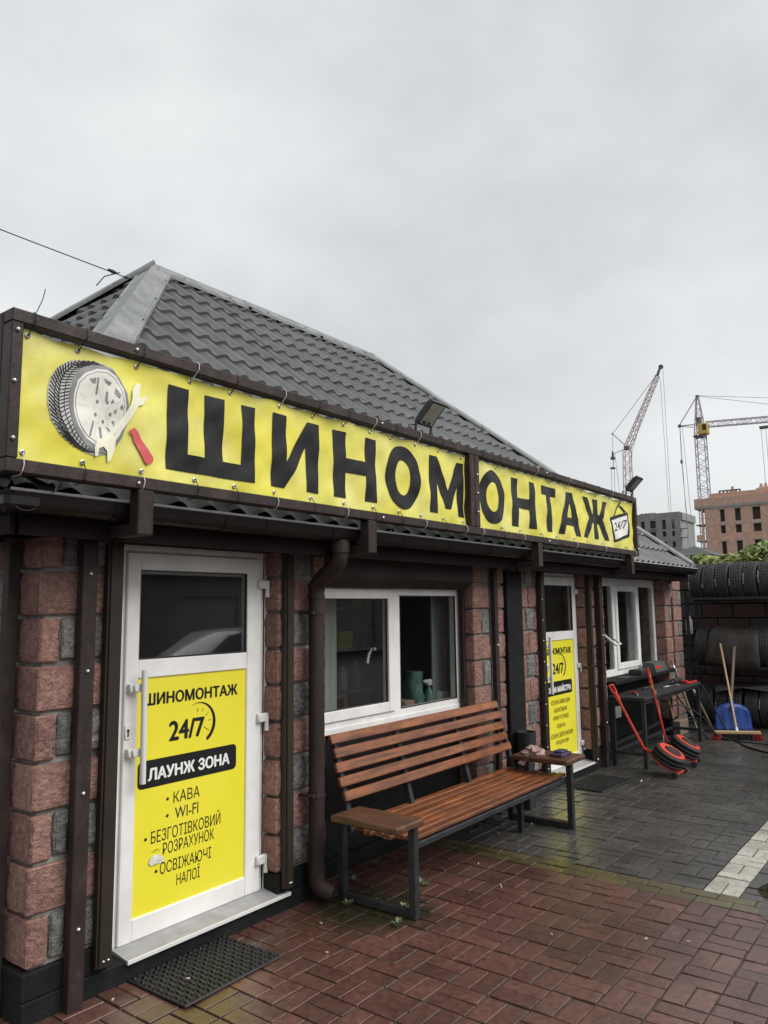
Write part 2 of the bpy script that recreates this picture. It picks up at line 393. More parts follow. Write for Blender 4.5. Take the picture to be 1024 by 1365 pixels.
def solo(name, mb, m, label=None, cat=None, group=None, kind=None, smooth=None, origin=None):
    if origin is None:
        n = max(1, len(mb.v)); origin = Vector((sum(p[0] for p in mb.v)/n, sum(p[1] for p in mb.v)/n, min(p[2] for p in mb.v)))
    origin = Vector(origin)
    me = mesh_from(name, [(p[0]-origin.x, p[1]-origin.y, p[2]-origin.z) for p in mb.v], mb.f, m, smooth)
    o = bpy.data.objects.new(name, me); COL.objects.link(o); o.location = origin; WLOC[o] = origin
    return tag(o, label, cat, group, kind)
def copy_tree(o, parent=None):
    c = o.copy(); COL.objects.link(c); c.parent = parent
    for ch in o.children: copy_tree(ch, c)
    return c

# text as mesh, mapped on a quad given by bottom-left, bottom-right, top-left points
def text_polys(body, bold=0.0):
    c = bpy.data.curves.new('text', 'FONT'); c.body = body; c.offset = bold; c.resolution_u = 3
    o = bpy.data.objects.new('text', c); COL.objects.link(o)
    bpy.context.view_layer.update()
    dg = bpy.context.evaluated_depsgraph_get()
    me = bpy.data.meshes.new_from_object(o.evaluated_get(dg))
    vs = [tuple(v.co) for v in me.vertices]; fs = [tuple(p.vertices) for p in me.polygons]
    bpy.data.objects.remove(o); bpy.data.curves.remove(c); bpy.data.meshes.remove(me)
    return vs, fs
def text_mb(mb, body, bl, br, tl, y, bold=0.0):
    vs, fs = text_polys(body, bold)
    x0=min(p[0] for p in vs); x1=max(p[0] for p in vs); y0=min(p[1] for p in vs); y1=max(p[1] for p in vs)
    out=[]
    for p in vs:
        a=(p[0]-x0)/(x1-x0); b=(p[1]-y0)/(y1-y0)
        out.append((bl[0]+a*(br[0]-bl[0])+b*(tl[0]-bl[0]), y, bl[1]+a*(br[1]-bl[1])+b*(tl[1]-bl[1])))
    return mb.add(out, fs)
def text_box(mb, body, x0, x1, z0, z1, y, bold=0.0):
    return text_mb(mb, body, (x0,z0), (x1,z0), (x0,z1), y, bold)

# ------------------------------------------------------------------ ground
g = MB(); g.add([(-900,-900,-0.035),(1500,-900,-0.035),(1500,900,-0.035),(-900,900,-0.035)],[(0,1,2,3)])
solo('ground', g, M['asphalt'], kind='structure', origin=(0,0,-0.035))
CELL=0.2233; J=0.011
bed = MB(); bed.box(-2.2, 13.25, -5.2, 0.26, -0.03, -0.0105)
PAVE = solo('pavement', bed, M['bed'], kind='structure', origin=(0,0,0))
pave_src = {}
def paver_mesh(lx, key):
    k=(lx,key)
    if k not in pave_src:
        a=(CELL-J)/2; b=(CELL/2-J)/2
        if not lx: a,b=b,a
        mb=MB(); mb.cbox(-a,a,-b,b,-0.03,0,0.0025)
        pave_src[k]=(mesh_from('paving_brick', mb.v, mb.f, M[key]), mb)
    return pave_src[k]
bricks=[]
def put_cell(x, y, lx, key):
    for s in (-1,1):
        cx=x+CELL/2+(0 if lx else s*CELL/4); cy=y+CELL/2+(s*CELL/4 if lx else 0)
        if cy>0.2: continue
        bricks.append((cx,cy,lx,key))
for j in range(-18, 6):
    y=-1.1+j*CELL
    for i in range(0, 33):
        x=5.185-(i+1)*CELL
        if x<-2.2: break
        put_cell(x, y, (i+j)%2==1, 'pave_red')
    for i in range(0, 35):
        x=5.413+i*CELL
        if x>13.1: break
        white=(j==-5)
        put_cell(x, y, (i+j)%2==1, 'pave_white' if white else 'pave_grey')
    for c in (0,1):
        bx=5.185+CELL/4+c*CELL/2+0.001; by=y+CELL/2+(CELL/2 if c else 0)
        if by<0.2: bricks.append((bx,by,False,'pave_yellow'))
def seen_size(b):
    v=Vector((b[0],b[1]+3.55,-1.85)); d=v.length
    cx=_r[0]*v.x+_r[1]*v.y+_r[2]*v.z; cy=_d[0]*v.x+_d[1]*v.y+_d[2]*v.z; cz=_f[0]*v.x+_f[1]*v.y+_f[2]*v.z
    if cz<0.3: return 0
    px=512+1015*cx/cz; py=682.5+1015*cy/cz
    inside = -10<px<1034 and py<1385
    return (1 if inside else 0)*(1.85/d)/(d*d)
bricks.sort(key=seen_size, reverse=True)
rest={}
for n,(cx,cy,lx,key) in enumerate(bricks):
    dz=random.uniform(-0.004,0.002); tx=random.gauss(0,0.009); ty=random.gauss(0,0.009); rz=random.gauss(0,0.007)
    me,mb=paver_mesh(lx,key)
    if n<300:
        o=bpy.data.objects.new('paving_brick', me); COL.objects.link(o); o.parent=PAVE
        o.location=(cx+random.gauss(0,0.0012),cy+random.gauss(0,0.0012),dz); o.rotation_euler=(tx,ty,rz)
    else:
        r=rest.setdefault(key, MB())
        R=Matrix.Translation((cx,cy,dz)) @ Matrix.Rotation(rz,4,'Z') @ Matrix.Rotation(tx,4,'X') @ Matrix.Rotation(ty,4,'Y')
        r.add([tuple(R@Vector(p)) for p in mb.v], mb.f)
for key,r in rest.items():
    part('paving_brick_field', r, M[key], PAVE, kind='stuff', origin=(0,0,0))
# puddle and water lying in the joints on the right
pud=MB()
def pool(cx,cy,rx,ry,z,a1,a2,n=30):
    top=[]
    for k in range(n):
        a=2*math.pi*k/n; rr=1+0.26*math.sin(2*a+a1)+0.15*math.sin(5*a+a2)
        top.append((cx+rx*rr*math.cos(a),cy+ry*rr*math.sin(a),z))
    pud.add(top+[(x,y,z-0.02) for x,y,_ in top],[tuple(range(n)),tuple(range(2*n-1,n-1,-1))]+[(k,(k+1)%n,n+(k+1)%n,n+k) for k in range(n)])
pool(5.62,-2.47,0.40,0.20,0.0022,1,0)
pool(4.95,-2.72,0.62,0.42,-0.0045,0.5,1)
solo('puddle_water', pud, M['water'], kind='structure', origin=(5.6,-2.4,0))

# ------------------------------------------------------------------ building
BL = thing('tyre_service_building', 'low red stone tyre service building with grey metal tile roof and white doors', 'building', (6.5, 2.7, 0))
WX0, WX1 = 1.93, 11.66
# masonry core (grey mortar), pieces between openings; faces set 2 cm behind the stones
wall = MB()
def core(x0,x1,y0,y1,z0,z1): wall.box(x0,x1,y0,y1,z0,z1)
core(1.955,2.335,0.024,0.30,0.2,2.44)
core(3.545,3.96,0.024,0.30,0.2,2.44)
core(5.985,7.285,0.024,0.30,0.2,2.44)
core(8.52,9.01,0.024,0.30,0.2,2.44)
core(11.40,11.655,0.024,0.30,0.2,2.44)
core(2.335,3.545,0.13,0.30,2.25,2.44); core(3.96,5.985,0.13,0.30,2.2,2.44); core(7.285,8.52,0.13,0.30,2.25,2.44); core(9.01,11.40,0.13,0.30,2.21,2.44)
core(1.955,2.2,0.30,5.4,0.0,2.44); core(11.45,11.655,0.30,5.4,0.0,2.44); core(1.955,11.655,5.2,5.4,0.0,2.44)
WALL = part('wall', wall, M['mortar'], BL)
inn=MB()
inn.box(2.202,11.448,2.9,2.95,0.02,2.42)         # partition behind the front rooms
inn.box(2.202,11.448,0.302,2.9,0.0,0.05); inn.box(2.202,11.448,0.302,2.9,2.40,2.43)
inn.box(3.62,3.68,0.302,2.9,0.05,2.4); inn.box(7.3,7.36,0.302,2.9,0.05,2.4); inn.box(8.9,8.96,0.302,2.9,0.05,2.4)
part('room_lining', inn, M['interior'], BL)
# black render: plinth, bays under the windows, flat black board between window and door
pl=MB()
def plin(x0,x1,y0,y1,z0,z1): pl.cbox(x0,x1,y0,y1,z0,z1,0.006)
plin(1.905,3.97,-0.012,0.34,-0.03,0.1)
plin(1.905,2.345,-0.006,0.34,0.1,0.222); plin(3.51,3.97,-0.006,0.34,0.1,0.222)
plin(3.97,5.955,0.14,0.34,-0.03,0.105)
plin(3.97,5.955,0.19,0.34,0.105,0.955)
plin(5.955,9.03,-0.012,0.34,-0.03,0.1); plin(5.955,7.29,-0.006,0.34,0.1,0.222); plin(8.5,9.03,-0.006,0.34,0.1,0.222)
plin(9.03,11.36,0.14,0.34,-0.03,0.16); plin(9.03,11.36,0.19,0.34,0.16,0.94)
plin(11.36,11.67,-0.006,0.34,-0.03,0.222)
part('plinth', pl, M['black_wall'], BL)
bb=MB(); bb.cbox(6.52,6.83,-0.035,0.03,0.0,2.19,0.004)
part('black_board', bb, M['black_wall'], BL)

# split-face stone blocks
def stone(x0,x1,y0,y1,z0,z1,red,parent=None,front='y',seed=None):
    rnd=random.Random(seed if seed is not None else random.random())
    mb=MB(); c=0.008; near=x0<4.3; nx=max(3,int((x1-x0)/(0.042 if near else 0.06))); nz=5 if near else 4; ny=5 if near else 3
    puff=(0.0075 if red else 0.013)
    def face(P,U,V,N,nu,nv,amp):
        vs=[];fs=[]
        for b in range(nv+1):
            for a in range(nu+1):
                edge=(a in (0,nu)) or (b in (0,nv))
                off = 0 if edge else rnd.uniform(0.1,1.0)*amp
                ja=0 if edge else rnd.uniform(-0.25,0.25)/nu; jb=0 if edge else rnd.uniform(-0.25,0.25)/nv
                if edge: ja=0; jb=0
                q=P+U*(a/nu+ja)+V*(b/nv+jb)+N*off
                if edge and not((a in (0,nu)) and (b in (0,nv))):
                    q=q+N*(rnd.uniform(-0.005,0.004))
                vs.append(q)
        for b in range(nv):
            for a in range(nu):
                k=b*(nu+1)+a; fs.append((k,k+1,k+nu+2,k+nu+1))
        mb.add(vs,fs)
    V3=Vector
    face(V3((x0+c,y0,z0+c)),V3((x1-x0-2*c,0,0)),V3((0,0,z1-z0-2*c)),V3((0,-1,0)),nx,nz,puff)
    face(V3((x0,y1,z0+c)),V3((0,y0+c-y1,0)),V3((0,0,z1-z0-2*c)),V3((-1,0,0)),ny,nz,puff*1.2)
    # chamfers and plain faces
    mb.add([(x0,y0+c,z0+c),(x0+c,y0,z0+c),(x0+c,y0,z1-c),(x0,y0+c,z1-c)],[(0,1,2,3)])
    mb.add([(x1-c,y0,z0+c),(x1,y0+c,z0+c),(x1,y0+c,z1-c),(x1-c,y0,z1-c)],[(0,1,2,3)])
    mb.add([(x1,y0+c,z0+c),(x1,y1,z0+c),(x1,y1,z1-c),(x1,y0+c,z1-c)],[(0,1,2,3)])
    mb.add([(x0+c,y0,z1-c),(x1-c,y0,z1-c),(x1,y0+c,z1-c),(x1-c,y0+c,z1),(x0+c,y0+c,z1),(x0,y0+c,z1-c)],[(0,1,3,4),(1,2,3),(0,4,5)])
    mb.add([(x0+c,y0+c,z1),(x1-c,y0+c,z1),(x1-c,y1,z1),(x0+c,y1,z1),(x0,y0+c,z1-c),(x0,y1,z1-c),(x1,y0+c,z1-c),(x1,y1,z1-c)],[(0,1,2,3),(4,0,3,5),(1,6,7,2)])
    mb.add([(x0+c,y0,z0+c),(x1-c,y0,z0+c),(x1,y0+c,z0+c),(x1-c,y0+c,z0),(x0+c,y0+c,z0),(x0,y0+c,z0+c)],[(1,0,4,3),(2,1,3),(4,0,5)])
    mb.add([(x0+c,y0+c,z0),(x1-c,y0+c,z0),(x1-c,y1,z0),(x0+c,y1,z0),(x0,y0+c,z0+c),(x0,y1,z0+c),(x1,y0+c,z0+c),(x1,y1,z0+c)],[(3,2,1,0),(0,4,5,3),(6,1,2,7)])
    return part('stone_block', mb, M['stone_red' if red else 'stone_grey'], parent or WALL, smooth=35)
Z0, PZ, BH = 0.234, 0.2293, 0.210
NC=9
for k in range(NC):
    z0=Z0+k*PZ; z1=min(z0+BH, 2.27) if k<8 else 2.27
    full=(k%2==1)
    jx=lambda: random.uniform(-0.006,0.006)
    # left corner pillar
    if full: stone(1.92+jx(),2.338,0.0+jx()*0.5,0.27,z0,z1,True)
    else:
        stone(1.922+jx(),2.028,jx()*0.5,0.27,z0,z1,True); stone(2.040,2.115,0.004+jx()*0.5,0.1,z0+0.012,z1,False); stone(2.12,2.338,0.002+jx()*0.5,0.1,z0+0.012,z1,False)
    # side wall stones going back
    for b in range(2):
        ya=0.285+b*0.44
        stone(1.935+jx(),2.0,ya,ya+0.42,z0,z1,(k+b)%2==0)
    # pillar right of first door
    if full: stone(3.508+jx(),3.965,jx()*0.5,0.16,z0,z1,True)
    else:
        stone(3.508+jx(),3.60,jx()*0.5,0.16,z0,z1,True); stone(3.612,3.83,0.004,0.1,z0+0.008,z1,False); stone(3.842,3.965,jx()*0.5,0.13,z0,z1,True)
    # pillar right of first window
    if k<8 or True:
        if full: stone(5.95+jx(),6.24,jx()*0.5,0.17,z0,z1,True)
        else:
            stone(5.95+jx(),6.10,jx()*0.5,0.17,z0,z1,True); stone(6.112,6.24,0.002,0.1,z0,z1,False)
        stone(6.33,6.515+jx(),jx()*0.5,0.1,z0,z1,True)
        if full:
            stone(6.835,7.02,jx()*0.5,0.1,z0,z1,True); stone(7.03,7.25,jx()*0.5,0.1,z0,z1,True)
        else:
            stone(6.835,6.96,jx()*0.5,0.1,z0,z1,True); stone(6.975,7.14,0.0,0.1,z0+0.01,z1,False); stone(7.152,7.25,jx()*0.5,0.1,z0,z1,True)
    # pillar between second door and second window
    if full: stone(8.46+jx(),9.02,jx()*0.5,0.16,z0,z1,True)
    else:
        stone(8.46+jx(),8.70,jx()*0.5,0.16,z0,z1,True); stone(8.715,8.91,0.002,0.1,z0,z1,False); stone(8.922,9.02,jx()*0.5,0.16,z0,z1,True)
    # last pillar
    if full: stone(11.365+jx(),11.655,jx()*0.5,0.16,z0,z1,True)
    else:
        stone(11.365+jx(),11.54,jx()*0.5,0.16,z0,z1,True); stone(11.552,11.655,jx()*0.5,0.16,z0,z1,k%4==0)

# square steel posts on the wall and shutter rails
def post(x0,x1,y0,y1,z0,z1,m='brown_worn',bolts=()):
    mb=MB(); mb.cbox(x0,x1,y0,y1,z0,z1,0.004)
    p=part('wall_post', mb, M[m], BL)
    for z in bolts:
        b=MB(); b.lathe([(0.0,-0.012),(0.008,-0.010),(0.012,-0.003),(0.012,0.0)],8,((x0+x1)/2,y0,z),(0,1,0))
        part('bolt', b, M['metal'], p, smooth=60)
    return p
post(2.10,2.18,-0.065,-0.012,0.0,2.2,bolts=(0.36,0.98,1.56,2.04))
post(6.252,6.315,-0.05,-0.004,0.0,2.2,bolts=(1.5,))
post(8.73,8.815,-0.07,-0.008,0.0,2.2,bolts=(0.5,1.5,))
post(1.845,1.905,0.17,0.23,0.0,2.3)
post(1.80,1.845,0.62,0.68,0.0,2.3)
def rail(x0,x1,y0,z0,z1,n=2,m='brown_olive',every=None):
    mb=MB(); mb.cbox(x0,x1,y0,-0.012,z0,z1,0.003)
    mb.box(x0-0.012,x0,y0+0.012,-0.012,z0,z1)
    p=part('shutter_rail', mb, M[m], BL)
    zs=[(x,z0+0.03) for x in (x0+0.022,x1-0.022)]
    if every: zs+= [(x0+0.012, z0+0.1+every*i) for i in range(int((z1-z0)/every))]
    for x,z in zs:
        b=MB(); b.lathe([(0.0,-0.008),(0.006,-0.006),(0.008,0.0)],7,(x,y0,z),(0,1,0))
        part('rivet', b, M['metal'], p, smooth=60)
rail(2.262,2.332,-0.058,0.135,2.2)
rail(3.548,3.604,-0.055,0.14,2.2)
rail(7.205,7.282,-0.06,0.14,2.2,every=0.21)
rail(8.47,8.53,-0.055,0.10,2.2)
# roller shutter box above the first window with its side guides
sb=MB(); sb.add([(3.97,-0.005,2.075),(3.97,-0.005,2.215),(3.97,0.15,2.215),(3.97,0.15,2.005),(3.97,0.075,2.005),
                 (5.945,-0.005,2.075),(5.945,-0.005,2.215),(5.945,0.15,2.215),(5.945,0.15,2.005),(5.945,0.075,2.005)],
                [(0,1,2,3,4),(9,8,7,6,5),(0,5,6,1),(1,6,7,2),(2,7,8,3),(3,8,9,4),(4,9,5,0)])
SB=part('shutter_box', sb, M['brown'], BL)
for xa,xb in ((3.972,4.02),(5.905,5.948)):
    s=MB(); s.cbox(xa,xb,0.085,0.125,0.96,2.01,0.003); part('guide_rail', s, M['brown'], SB)
# soffit, fascia
so=MB(); so.box(1.66,11.62,-0.245,0.12,2.215,2.235); so.box(1.66,11.62,-0.27,-0.247,2.19,2.40)
so.box(1.62,1.643,-0.27,5.6,2.19,2.40); so.box(1.645,1.93,-0.245,5.6,2.215,2.235)
so.box(11.622,11.645,-0.27,5.6,2.19,2.40)
part('fascia', so, M['fascia'], BL)
# gutters: half-round trough, joints and brackets
def gutter(p0,p1,out):
    mb=MB(); r=0.068; P0=Vector(p0);P1=Vector(p1);o=Vector(out)
    prof=[(r,0.008),(r+0.010,0.006),(r+0.010,-0.004),(r,-0.006)]
    ring=[(math.cos(a)*r, math.sin(a)*r-0.012) for a in [0-math.pi*i/10 for i in range(11)]]
    ring=[(r+0.006,0.012),(r+0.009,0.004)]+ring
    inner=[(a*0.94,b*0.94) for a,b in ring[::-1]]
    full=ring+inner; n=len(full)
    vs=[];fs=[]
    for P in (P0,P1):
        for a,b in full: vs.append(P+o*a+Vector((0,0,b)))
    for i in range(n): fs.append((i,(i+1)%n,n+(i+1)%n,n+i))
    fs.append(tuple(range(n))); fs.append(tuple(range(2*n-1,n-1,-1)))
    mb.add(vs,fs)
    return part('gutter', mb, M['gutter'], BL, smooth=40)
GT=gutter((1.56,-0.335,2.358),(11.66,-0.335,2.358),(0,-1,0))
gutter((1.62,-0.40,2.358),(1.62,5.8,2.358),(-1,0,0))
for i,x in enumerate([2.05,2.72,3.02,3.6,4.35,4.95,5.6,6.2,6.9,7.5,8.2,8.85,9.5,10.2,10.8,11.35]):
    mb=MB(); r=0.073; pts=[(-0.335-math.cos(a)*r,2.346+math.sin(a)*r) for a in [0-math.pi*k/8 for k in range(9)]]
    w=0.012 if i%3 else 0.05
    vs=[(x,a,b) for a,b in pts]+[(x+w,a,b) for a,b in pts]
    mb.add(vs,[(k,k+1,10+k,9+k) for k in range(8)])
    part('gutter_bracket', mb, M['gutter'], GT, smooth=50)
lp=MB(); lp.tube([(1.55,-0.409,2.3665),(11.665,-0.409,2.3665)],0.0075,8)
part('gutter_lip_sheen', lp, M['grey_metal'], GT, smooth=60)  # lip paler than the gutter: the sky's sheen put into its colour
cn=MB(); cn.cbox(1.532,1.70,-0.4045,-0.262,2.284,2.3605,0.02); part('gutter_corner', cn, M['gutter'], GT)
# downpipe
dp=MB(); dp.tube([(3.735,-0.335,2.29),(3.735,-0.335,2.20),(3.738,-0.322,2.155),(3.745,-0.285,2.125),(3.77,-0.14,2.045),(3.775,-0.10,2.01),(3.775,-0.09,1.97)],0.056,14)
dp.tube([(3.775,-0.09,2.02),(3.775,-0.09,0.16)],0.052,14)
for z in (2.005,1.93,0.36,0.22): dp.lathe([(0.053,-0.012),(0.058,-0.01),(0.058,0.01),(0.053,0.012)],14,(3.775,-0.09,z))
dp.lathe([(0.057,-0.03),(0.063,-0.03),(0.063,0.03),(0.057,0.03)],14,(3.735,-0.335,2.24))
dp.tube([(3.775,-0.09,0.2),(3.775,-0.09,0.13),(3.79,-0.115,0.09),(3.83,-0.17,0.06)],0.056,14)
DP=part('downpipe', dp, M['brown'], BL, smooth=40)
for z in (1.825,0.665):
    c=MB(); c.lathe([(0.054,-0.012),(0.059,-0.012),(0.059,0.012),(0.054,0.012)],14,(3.775,-0.09,z)); c.box(3.70,3.722,-0.10,-0.005,z-0.008,z+0.008); c.lathe([(0,-0.02),(0.012,-0.018),(0.012,0)],8,(3.71,-0.11,z),(0,1,0))
    part('pipe_clamp', c, M['brown_worn'], DP, smooth=40)

# roof: sheets of pressed metal tile
rf=MB(); 
rf.add([(1.64,-0.30,2.38),(11.62,-0.30,2.38),(11.62,5.70,2.38),(1.64,5.70,2.38)],[(0,1,2,3)])
ROOF=part('roof', rf, M['fascia'], BL, origin=(6.5,2.7,2.38))
EZ=2.346
C1=Vector((1.57,-0.36,EZ)); C2=Vector((11.615,-0.36,EZ)); C3=Vector((11.63,6.0,EZ)); C4=Vector((1.42,6.3,EZ))
A1=Vector((4.41,2.7,5.20)); A2=Vector((7.99,2.7,5.20))
def slope(E0,E1,T0,T1,name='roof_sheet'):
    U=(E1-E0); Lu=U.length; U.normalize()
    N=U.cross(T0-E0).normalized()
    if N.z<0: N=-N
    V=N.cross(U).normalized()
    if V.z<0: V=-V
    Lv=max((T0-E0).dot(V),(T1-E0).dot(V))
    per=0.198; mod=0.34; ppw=9; sheet=6
    def sidecut(P,Q,inside):
        d=(Q-P); n=d.cross(Vector((0,0,1))).normalized()
        if (inside-P).dot(n)<0: n=-n
        return P,n
    mid=(E0+E1+T0+T1)/4
    cuts=[sidecut(E0,T0,mid),sidecut(E1,T1,mid)]
    ns=int(math.ceil(Lu/(per*sheet)))
    topn=V
    for s in range(ns):
        us=[s*per*sheet+per*k/ppw for k in range(sheet*ppw+1)]
        vs=[];cols=len(us);rows=[]
        nm=int(Lv/mod)+1
        for m_ in range(nm):
            for t,hh in ((0.0,0.030),(0.05,0.033),(0.5,0.016),(0.97,0.0015)):
                rows.append((m_*mod+t*mod, hh))
        for v,hh in rows:
            for u in us:
                ph=2*math.pi*u/per
                w=0.5+0.5*math.sin(ph); h=0.038*(w**1.2)
                edge=0.018*math.sin(ph+0.5) if False else 0
                vs.append(E0+U*u+V*(v+edge)+N*(h+hh+0.006+0.0025*(s%2)))
        bm=bmesh.new(); bv=[bm.verts.new(p) for p in vs]
        for r in range(len(rows)-1):
            for c in range(cols-1):
                bm.faces.new((bv[r*cols+c],bv[r*cols+c+1],bv[(r+1)*cols+c+1],bv[(r+1)*cols+c]))
        for P,n in cuts:
            geom=bm.verts[:]+bm.edges[:]+bm.faces[:]
            bmesh.ops.bisect_plane(bm,geom=geom,plane_co=P,plane_no=n,clear_inner=True)
        # ridge cut
        P=T0; geom=bm.verts[:]+bm.edges[:]+bm.faces[:]
        if bm.faces: bmesh.ops.bisect_plane(bm,geom=geom,plane_co=E0+V*(Lv+0.01),plane_no=V,clear_outer=True)
        if not bm.faces: bm.free(); continue
        bm.verts.index_update()
        mb=MB(); mb.v=[tuple(v.co) for v in bm.verts]; mb.f=[tuple(v.index for v in f.verts) for f in bm.faces]; bm.free()
        part(name, mb, M['roof'], ROOF, smooth=50)
slope(C1,C2,A1,A2); slope(C4,C1,A1,A1); slope(C2,C3,A2,A2); slope(C3,C4,A2,A1)
def cap(P,Q,w,nA,nB,segs=2,m='cap',lift=0.118):
    # folded cap lying on both slopes; nA/nB are directions down each slope
    D=(Q-P).normalized()
    for s in range(segs):
        a=P+(Q-P)*(s/segs) ; b=P+(Q-P)*((s+1)/segs)+D*(0.05 if s<segs-1 else 0)
        up=Vector((0,0,lift+0.005*(s%2)))
        mb=MB(); prof=[]
        for X,(wf) in ((nA,w),):
            pass
        dA=(nA-D*nA.dot(D)).normalized(); dB=(nB-D*nB.dot(D)).normalized()
        for d,wd,z in ((dA,w,-0.03),(dA,w,0.004),(dA,w-0.012,0.012),(dA,w-0.03,0.0),(dA,0.045,0.0),(dA,0.0,0.014),(dB,0.045,0.0),(dB,w-0.03,0.0),(dB,w-0.012,0.012),(dB,w,0.004),(dB,w,-0.03)):
            prof.append(d*wd+Vector((0,0,z))+up)
        n=len(prof)
        mb.add([a+q for q in prof]+[b+q for q in prof],[(i,i+1,n+i+1,n+i) for i in range(n-1)])
        c=part('ridge_cap', mb, M[m], ROOF, smooth=25)
        for e in (dA,dB):
            for k in range(2):
                q=a+(b-a)*(0.25+0.5*k)+e*(w-0.012)+up+Vector((0,0,0.012))
                sc=MB(); sc.lathe([(0.009,0),(0.009,0.006),(0.0,0.009)],6,q,(0,0,1)); part('screw', sc, M['dark'], c)
def downdir(E0,E1,T):
    U=(E1-E0).normalized(); n=U.cross(T-E0).normalized(); V=n.cross(U); 
    if V.z>0: V=-V
    return V.normalized()
dF=downdir(C1,C2,A1); dL=downdir(C4,C1,A1); dR=downdir(C2,C3,A2); dBk=downdir(C3,C4,A2)
cap(C1,A1,0.19,dF,dL,3); cap(A1,A2,0.13,dF,dBk,3,'cap'); cap(C2,A2,0.12,dF,dR,3,'cap',0.118); cap(C4,A1,0.14,dL,dBk,3,'cap',0.155)
tail=MB(); tail.tube([A1+Vector((-0.25,0.2,0.0)),A1+Vector((-0.42,0.2,-0.10)),A1+Vector((-0.5,0.2,-0.22))],0.006,5)
part('cable_tail', tail, M['dark'], ROOF)

# ------------------------------------------------------------------ doors
def frame_bars(mb, x0,x1,z0,z1,w,y0,y1,bot=None,top=None):
    b=bot or w; t=top or w
    mb.cbox(x0,x0+w,y0,y1,z0,z1,0.004); mb.cbox(x1-w,x1,y0,y1,z0,z1,0.004)
    mb.cbox(x0+w,x1-w,y0+0.0015,y1,z1-t,z1,0.004); mb.cbox(x0+w,x1-w,y0+0.0015,y1,z0,z0+b,0.004)
def door(x0,x1,z0,z1,gx0,gx1,pz0,pz1,gz0,gz1,lines,name):
    fr=MB(); frame_bars(fr,x0,x1,z0,z1,0.055,0.125,0.19)
    D=part('door', fr, M['pvc'], BL, label=name)
    lf=MB(); a,b=x0+0.035,x1-0.035; y0,y1=0.105,0.165
    lf.cbox(a,gx0,y0,y1,z0+0.012,z1-0.03,0.005); lf.cbox(gx1,b,y0,y1,z0+0.012,z1-0.03,0.005)
    lf.cbox(gx0,gx1,y0+0.0015,y1,z0+0.012,pz0,0.005); lf.cbox(gx0,gx1,y0+0.0015,y1,pz1,gz0,0.005); lf.cbox(gx0,gx1,y0+0.0015,y1,gz1,z1-0.03,0.005)
    part('door_leaf', lf, M['pvc'], D)
    gl=MB(); gl.box(gx0,gx1,0.128,0.134,gz0,gz1); part('door_glass', gl, M['glass'], D)
    gk=MB()
    for q in ((gx0,gx0+0.008,gz0,gz1),(gx1-0.008,gx1,gz0,gz1)): gk.box(q[0],q[1],0.112,0.127,q[2],q[3])
    for q in ((gz0,gz0+0.008),(gz1-0.008,gz1)): gk.box(gx0+0.008,gx1-0.008,0.112,0.127,q[0],q[1])
    part('glass_gasket', gk, M['dark'], D)
    ps=MB(); ps.box(gx0,gx1,0.118,0.150,pz0,pz1); part('poster', ps, M['yellow'], D)
    bar=MB(); 
    lt=MB(); wt=MB()
    for kind,args in lines:
        if kind in 'tw':
            q=MB(); body,xa,xb,za,zb,bold=args; yb=0.1165 if kind=='t' else 0.1145
            ofs=[(0,0)] if bold<=0 else [(0,0),(bold,0),(-bold,0),(0,bold*0.7),(0,-bold*0.7)]
            for m_,(ox,oz) in enumerate(ofs):
                hh=(zb-za); text_box(q,body,xa+ox*hh,xb+ox*hh,za+oz*hh,zb+oz*hh,yb-0.00015*m_)
            part('text_line',q,M['print_black' if kind=='t' else 'white'],D)
        if kind=='bar':
            xa,xb,za,zb=args; r=0.028; p=[]
            for cx,cz,st in ((xb-r,zb-r,0),(xa+r,zb-r,90),(xa+r,za+r,180),(xb-r,za+r,270)):
                for k in range(6):
                    t=rad(st+18*k); p.append((cx+r*math.cos(t),cz+r*math.sin(t)))
            bar.poly(p[::-1],0.1158)
        if kind=='dot':
            cx,cz,r=args; dt=MB(); dt.poly([(cx+r*math.cos(2*math.pi*k/10),cz+r*math.sin(2*math.pi*k/10)) for k in range(10)],0.1165); part('bullet',dt,M['print_black'],D)
        if kind=='arc':
            cx,cz,R=args
            n=26; o1=[];o2=[]
            for k in range(n+1):
                t=rad(118-178*k/n); wd=0.002+0.02*math.sin(math.pi*min(1,k/n*0.62))**1.5*(1 if k<n else 0.9)
                o1.append((cx+R*math.cos(t),cz+R*math.sin(t))); o2.append((cx+(R-wd)*math.cos(t),cz+(R-wd)*math.sin(t)))
            base=len(lt.v)
            lt.add([(x,0.1165,z) for x,z in o1]+[(x,0.1165,z) for x,z in o2],[(k,k+1,n+2+k,n+1+k) for k in range(n)])
            for t,l in ((100,0.022),(72,0.022),(40,0.03),(8,0.022),(-34,0.05)):
                d=(math.cos(rad(t)),math.sin(rad(t))); q=(-d[1]*0.0016,d[0]*0.0016); r0=R-0.032; r1=r0-l
                tk=MB(); tk.add([(cx+d[0]*r0+q[0],0.1165,cz+d[1]*r0+q[1]),(cx+d[0]*r1+q[0],0.1165,cz+d[1]*r1+q[1]),(cx+d[0]*r1-q[0],0.1165,cz+d[1]*r1-q[1]),(cx+d[0]*r0-q[0],0.1165,cz+d[1]*r0-q[1])],[(0,1,2,3)]); part('clock_tick',tk,M['print_black'],D)
    CA=None
    part('heading_bar', bar, M['print_black'], D); part('clock_arc', lt, M['print_black'], D)
    # handle
    hx=gx0-(0.012 if x0<5 else 0.03); h=MB(); h.tube([(hx,0.035,pz1+0.05),(hx+0.006,0.035,pz1-0.545)],0.0165,12)
